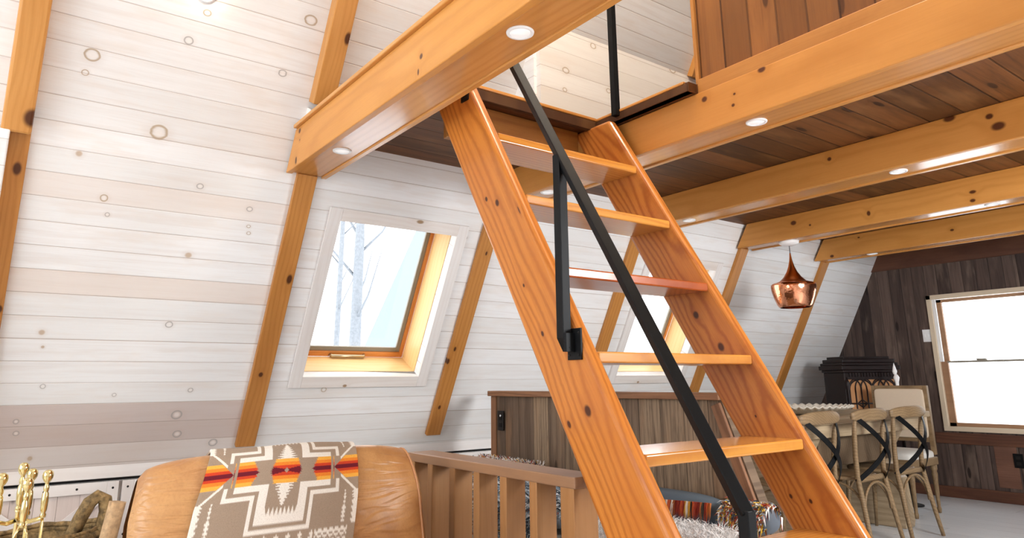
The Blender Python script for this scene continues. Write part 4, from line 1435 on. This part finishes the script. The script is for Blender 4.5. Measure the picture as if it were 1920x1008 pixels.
# ------------------------------------------------------------------ cross-back chairs
def cross_chair(loc, rz, lab):
    """local frame: back toward +X, seat toward -X"""
    root = thing('crossback_chair', lab, 'chair', (0, 0, 0))
    W = 0.20
    wd = M['taupe_wood']
    seat = MB()
    def so(i, j):
        a = 2*PI*i
        r = (abs(math.cos(a))**3.2+abs(math.sin(a))**3.2)**(-1/3.2)
        k = 1-abs(2*j-1)**6*0.03
        return Vector((-0.21+0.20*r*math.cos(a)*k, 0.205*r*math.sin(a)*k, 0.44+0.025*j))
    seat.grid(so, 40, 6, wrapu=True)
    n = len(seat.v)
    seat.f += [list(range(0, 40))[::-1], list(range(n-40, n))]
    seat.sm += [False, False]
    seat.build('seat', wd, root)
    for s in (-1, 1):
        # rear leg and back post in one bent piece
        pts = [(0.07, s*0.215, 0.0), (0.045, s*0.205, 0.15), (0.02, s*0.19, 0.32), (0.0, s*0.185, 0.46), (0.005, s*0.19, 0.6), (0.02, s*0.2, 0.75), (0.035, s*0.205, 0.85)]
        MB().tube(pts, 0.016, 12, rs=[0.013, 0.015, 0.017, 0.017, 0.016, 0.015, 0.013]).build('rear_leg', wd, root)
        MB().tube([(-0.36, s*0.175, 0.44), (-0.38, s*0.185, 0.2), (-0.40, s*0.20, 0.0)], 0.016, 12, rs=[0.018, 0.015, 0.012]).build('front_leg', wd, root)
    # bent top rail
    pts, rs = [], []
    for k in range(17):
        a = -1+k/8
        pts.append((0.035+0.035*(1-a*a), a*0.25, 0.853+0.006*(1-a*a)))
        rs.append((0.009, 0.042-0.02*abs(a)**4))
    MB().tube(pts, 0.02, 12, rs=rs, flat=(1, 0, 0)).build('top_rail', wd, root)
    # black metal cross straps
    for s in (-1, 1):
        pts = []
        for k in range(15):
            q = k/14
            y = s*(-0.195+0.39*q)
            z = 0.835-0.40*q-0.04*math.sin(PI*q)*0
            x = 0.045+0.10*math.sin(PI*q)-0.045*q+0.006*s
            pts.append((x, y, z))
        MB().tube(pts, 0.01, 4, rs=[(0.003, 0.028)]*15, flat=(1, 0, 0)).build('cross_strap', M['black'], root)
    # bent arches under the seat
    def arch(p, q, h, name='arch_brace'):
        P, Q = Vector(p), Vector(q)
        pts = []
        for k in range(17):
            a = PI*k/16
            f = (1-math.cos(a))/2
            pts.append(P.lerp(Q, f)+Vector((0, 0, h*math.sin(a)**0.8)))
        MB().tube(pts, 0.0085, 8).build(name, wd, root)
    arch((0.025, -0.18, 0.24), (0.025, 0.18, 0.24), 0.185)
    arch((-0.375, -0.175, 0.24), (-0.375, 0.175, 0.24), 0.185)
    for s in (-1, 1):
        arch((0.02, s*0.185, 0.24), (-0.365, s*0.18, 0.24), 0.185)
    rb = MB().tube([(0.005, -0.18, 0.45), (0.012, -0.09, 0.45), (0.015, 0, 0.45), (0.012, 0.09, 0.45), (0.005, 0.18, 0.45)], 0.012, 8, rs=[(0.008, 0.02)]*5, flat=(1, 0, 0))
    rb.build('seat_rail', wd, root)
    return root


proto = cross_chair((0, 0, 0), 0, 'weathered oak cross-back dining chair with black metal cross, nearest the ladder')
spots = [(-2.53, 4.24, 0.05, None), (-2.53, 4.86, 0.03, 'weathered oak cross-back dining chair, middle one of the three along the table'),
         (-2.53, 5.41, -0.02, 'weathered oak cross-back dining chair farthest along the table, nearest the window')]
for (x, y, a, lab) in spots:
    c = proto if lab is None else copy_tree(proto)
    c.matrix_basis = Matrix.Translation((x, y, 0)) @ Matrix.Rotation(a, 4, 'Z')
    if lab:
        c['label'] = lab
    c['group'] = 'cross-back chairs along the dining table'

# ------------------------------------------------------------------ upholstered head chair
hc = thing('upholstered_chair', 'square-backed chair with cream linen back and white seat at the far end of the table', 'chair', (-3.05, 6.38, 0))
fx0, fx1, fy = -3.31, -2.83, 6.56
wd = M['taupe_wood']
MB().box(fx0, fx0+0.035, fy-0.02, fy+0.02, 0.46, 1.03).build('back_frame', wd, hc, bevel=0.004)
MB().box(fx1-0.035, fx1, fy-0.02, fy+0.02, 0.46, 1.03).build('back_frame', wd, hc, bevel=0.004)
MB().box(fx0+0.035, fx1-0.035, fy-0.02, fy+0.02, 0.995, 1.03).build('back_frame', wd, hc, bevel=0.004)
MB().box(fx0+0.035, fx1-0.035, fy-0.02, fy+0.02, 0.56, 0.6).build('back_frame', wd, hc, bevel=0.004)
MB().sell(((fx0+fx1)/2, fy-0.01, 0.797), ((fx1-fx0)/2-0.03, 0.028, 0.205), 0.14, 0.14).build('back_panel', M['linen'], hc)
MB().box(fx0, fx1, fy-0.46, fy+0.02, 0.38, 0.445).build('seat_frame', wd, hc, bevel=0.008)
MB().sell(((fx0+fx1)/2, fy-0.22, 0.46), ((fx1-fx0)/2-0.005, 0.235, 0.05), 0.5, 0.25).build('seat_cushion', M['cushion_white'], hc)
TURN = [(0, 0), (0.014, 0.0), (0.018, 0.03), (0.013, 0.05), (0.014, 0.06), (0.02, 0.25), (0.024, 0.31), (0.018, 0.33), (0.026, 0.345), (0.026, 0.38), (0, 0.38)]
for (x, y) in ((fx0+0.03, fy-0.02), (fx1-0.03, fy-0.02), (fx0+0.03, fy-0.43), (fx1-0.03, fy-0.43)):
    MB().lathe(TURN, 20, m=Matrix.Translation((x, y, 0))).build('leg', wd, hc)

# ------------------------------------------------------------------ cabinet
cb = thing('carved_cabinet', 'dark carved gramophone cabinet with an arched tan fretwork grille', 'cabinet', (0, 0, 0))
cx0, cx1, cy0, cy1 = 0.0, 0.54, 0.0, 0.34
MB().box(cx0, cx1, cy0, cy1, 0.06, 1.15).build('body', M['cabinet'], cb, bevel=0.006)
for k, (e, za, zb_) in enumerate(((0.012, 1.15, 1.175), (0.03, 1.175, 1.215), (0.018, 1.215, 1.24), (0.0, 1.24, 1.275), (-0.03, 1.275, 1.30))):
    MB().box(cx0-e, cx1+e, cy0-e, cy1+min(e, 0.03), za, zb_).build('moulding', M['cabinet'], cb, bevel=0.006)
MB().box(cx0-0.02, cx1+0.02, cy0-0.02, cy1, 0.0, 0.06).build('plinth', M['cabinet'], cb, bevel=0.006)
# frieze beads
for k in range(15):
    x = cx0+0.06+k*(cx1-cx0-0.12)/14
    MB().box(x-0.009, x+0.009, cy0-0.008, cy0, 1.112, 1.145).build('dentil', M['cabinet'], cb)
for x in (cx0+0.018, cx1-0.018):
    MB().lathe([(0.012, 0.1), (0.016, 0.12), (0.011, 0.16), (0.011, 0.98), (0.018, 1.02), (0.018, 1.06), (0.012, 1.08)], 14, m=Matrix.Translation((x, cy0-0.012, 0))).build('column', M['cabinet'], cb)
MB().box(cx0+0.035, cx1-0.035, cy0-0.004, cy0, 0.62, 1.09).build('grille_cloth', M['grille'], cb)
fb = MB()
yy = cy0-0.012
gx0, gx1 = cx0+0.035, cx1-0.035
gw_ = (gx1-gx0)/2
for h in range(2):
    a0 = gx0+h*gw_*1.0
    for k in range(5):
        x = a0+gw_*k/4
        if k in (0, 4) or k in (1, 2, 3):
            fb.tube([(x, yy, 0.62), (x, yy, 1.0)], 0.006, 6)
    for (p, q) in ((0, 2), (1, 3), (2, 4), (0, 4)):
        xa, xb = a0+gw_*p/4, a0+gw_*q/4
        fb.tube([(xa+(xb-xa)*(1-math.cos(PI*t_/10))/2, yy, 0.995+0.09*math.sin(PI*t_/10)) for t_ in range(11)], 0.006, 6)
    xm = a0+gw_/2
    fb.tube([(xm-0.05, yy, 0.865), (xm, yy, 0.90), (xm+0.05, yy, 0.865), (xm, yy, 0.83), (xm-0.05, yy, 0.865)], 0.006, 6)
    fb.tube([(a0, yy, 0.865), (a0+gw_, yy, 0.865)], 0.007, 6)
fb.build('fretwork', M['cabinet'], cb)
MB().box(gx0-0.012, gx1+0.012, cy0-0.014, cy0-0.0, 1.085, 1.105).build('grille_frame', M['cabinet'], cb)

cb.matrix_basis = Matrix.Translation((-3.545, 6.53, 0)) @ Matrix.Rotation(math.radians(61), 4, 'Z')

# white candle holder on the table, in front of the cabinet
ch = thing('candle_holder', 'slender white candle holder on a black stand, right of the carved cabinet', 'candle holder', (-3.15, 6.71, 0))
fr = Matrix.Translation((-3.15, 6.71, 0))
MB().lathe([(0.09, 0.0), (0.09, 0.012), (0.02, 0.03), (0.008, 0.06), (0.007, 0.9), (0.012, 0.94)], 18, m=fr).build('stand', M['black_iron'], ch)
MB().lathe([(0.016, 0.94), (0.012, 1.0), (0.016, 1.06), (0.022, 1.08), (0.026, 1.10), (0.014, 1.125), (0, 1.13)], 18, m=fr).build('stem', M['lamp_white'], ch)
MB().lathe([(0, 1.12), (0.014, 1.13), (0.02, 1.155), (0.012, 1.19), (0.004, 1.22), (0.0, 1.235)], 14, m=fr @ Matrix.Translation((-0.008, 0, 0))).build('flame_tip', M['lamp_white'], ch)

# ------------------------------------------------------------------ switches, outlet on the dark wall
o = thing('light_switch', 'white light switch plate beside the window frame on the dark wall', 'light switch', (-3.155, YG-0.006, 1.5))
MB().box(-3.19, -3.115, YG-0.008, YG, 1.44, 1.56).build('plate', M['vinyl'], o, bevel=0.002)
for x in (-3.172, -3.135):
    MB().box(x-0.006, x+0.006, YG-0.014, YG-0.008, 1.485, 1.515).build('toggle', M['lamp_white'], o)
o = thing('wall_outlet', 'black outlet plate low on the dark wall at the right edge', 'outlet', (-2.545, YG-0.006, 0.37))
MB().box(-2.575, -2.50, YG-0.014, YG-0.006, 0.31, 0.43).build('plate', M['black'], o, bevel=0.002)
for z in (0.345, 0.395):
    MB().box(-2.555, -2.52, YG-0.017, YG-0.014, z-0.013, z+0.013).build('socket', M['black_iron'], o)
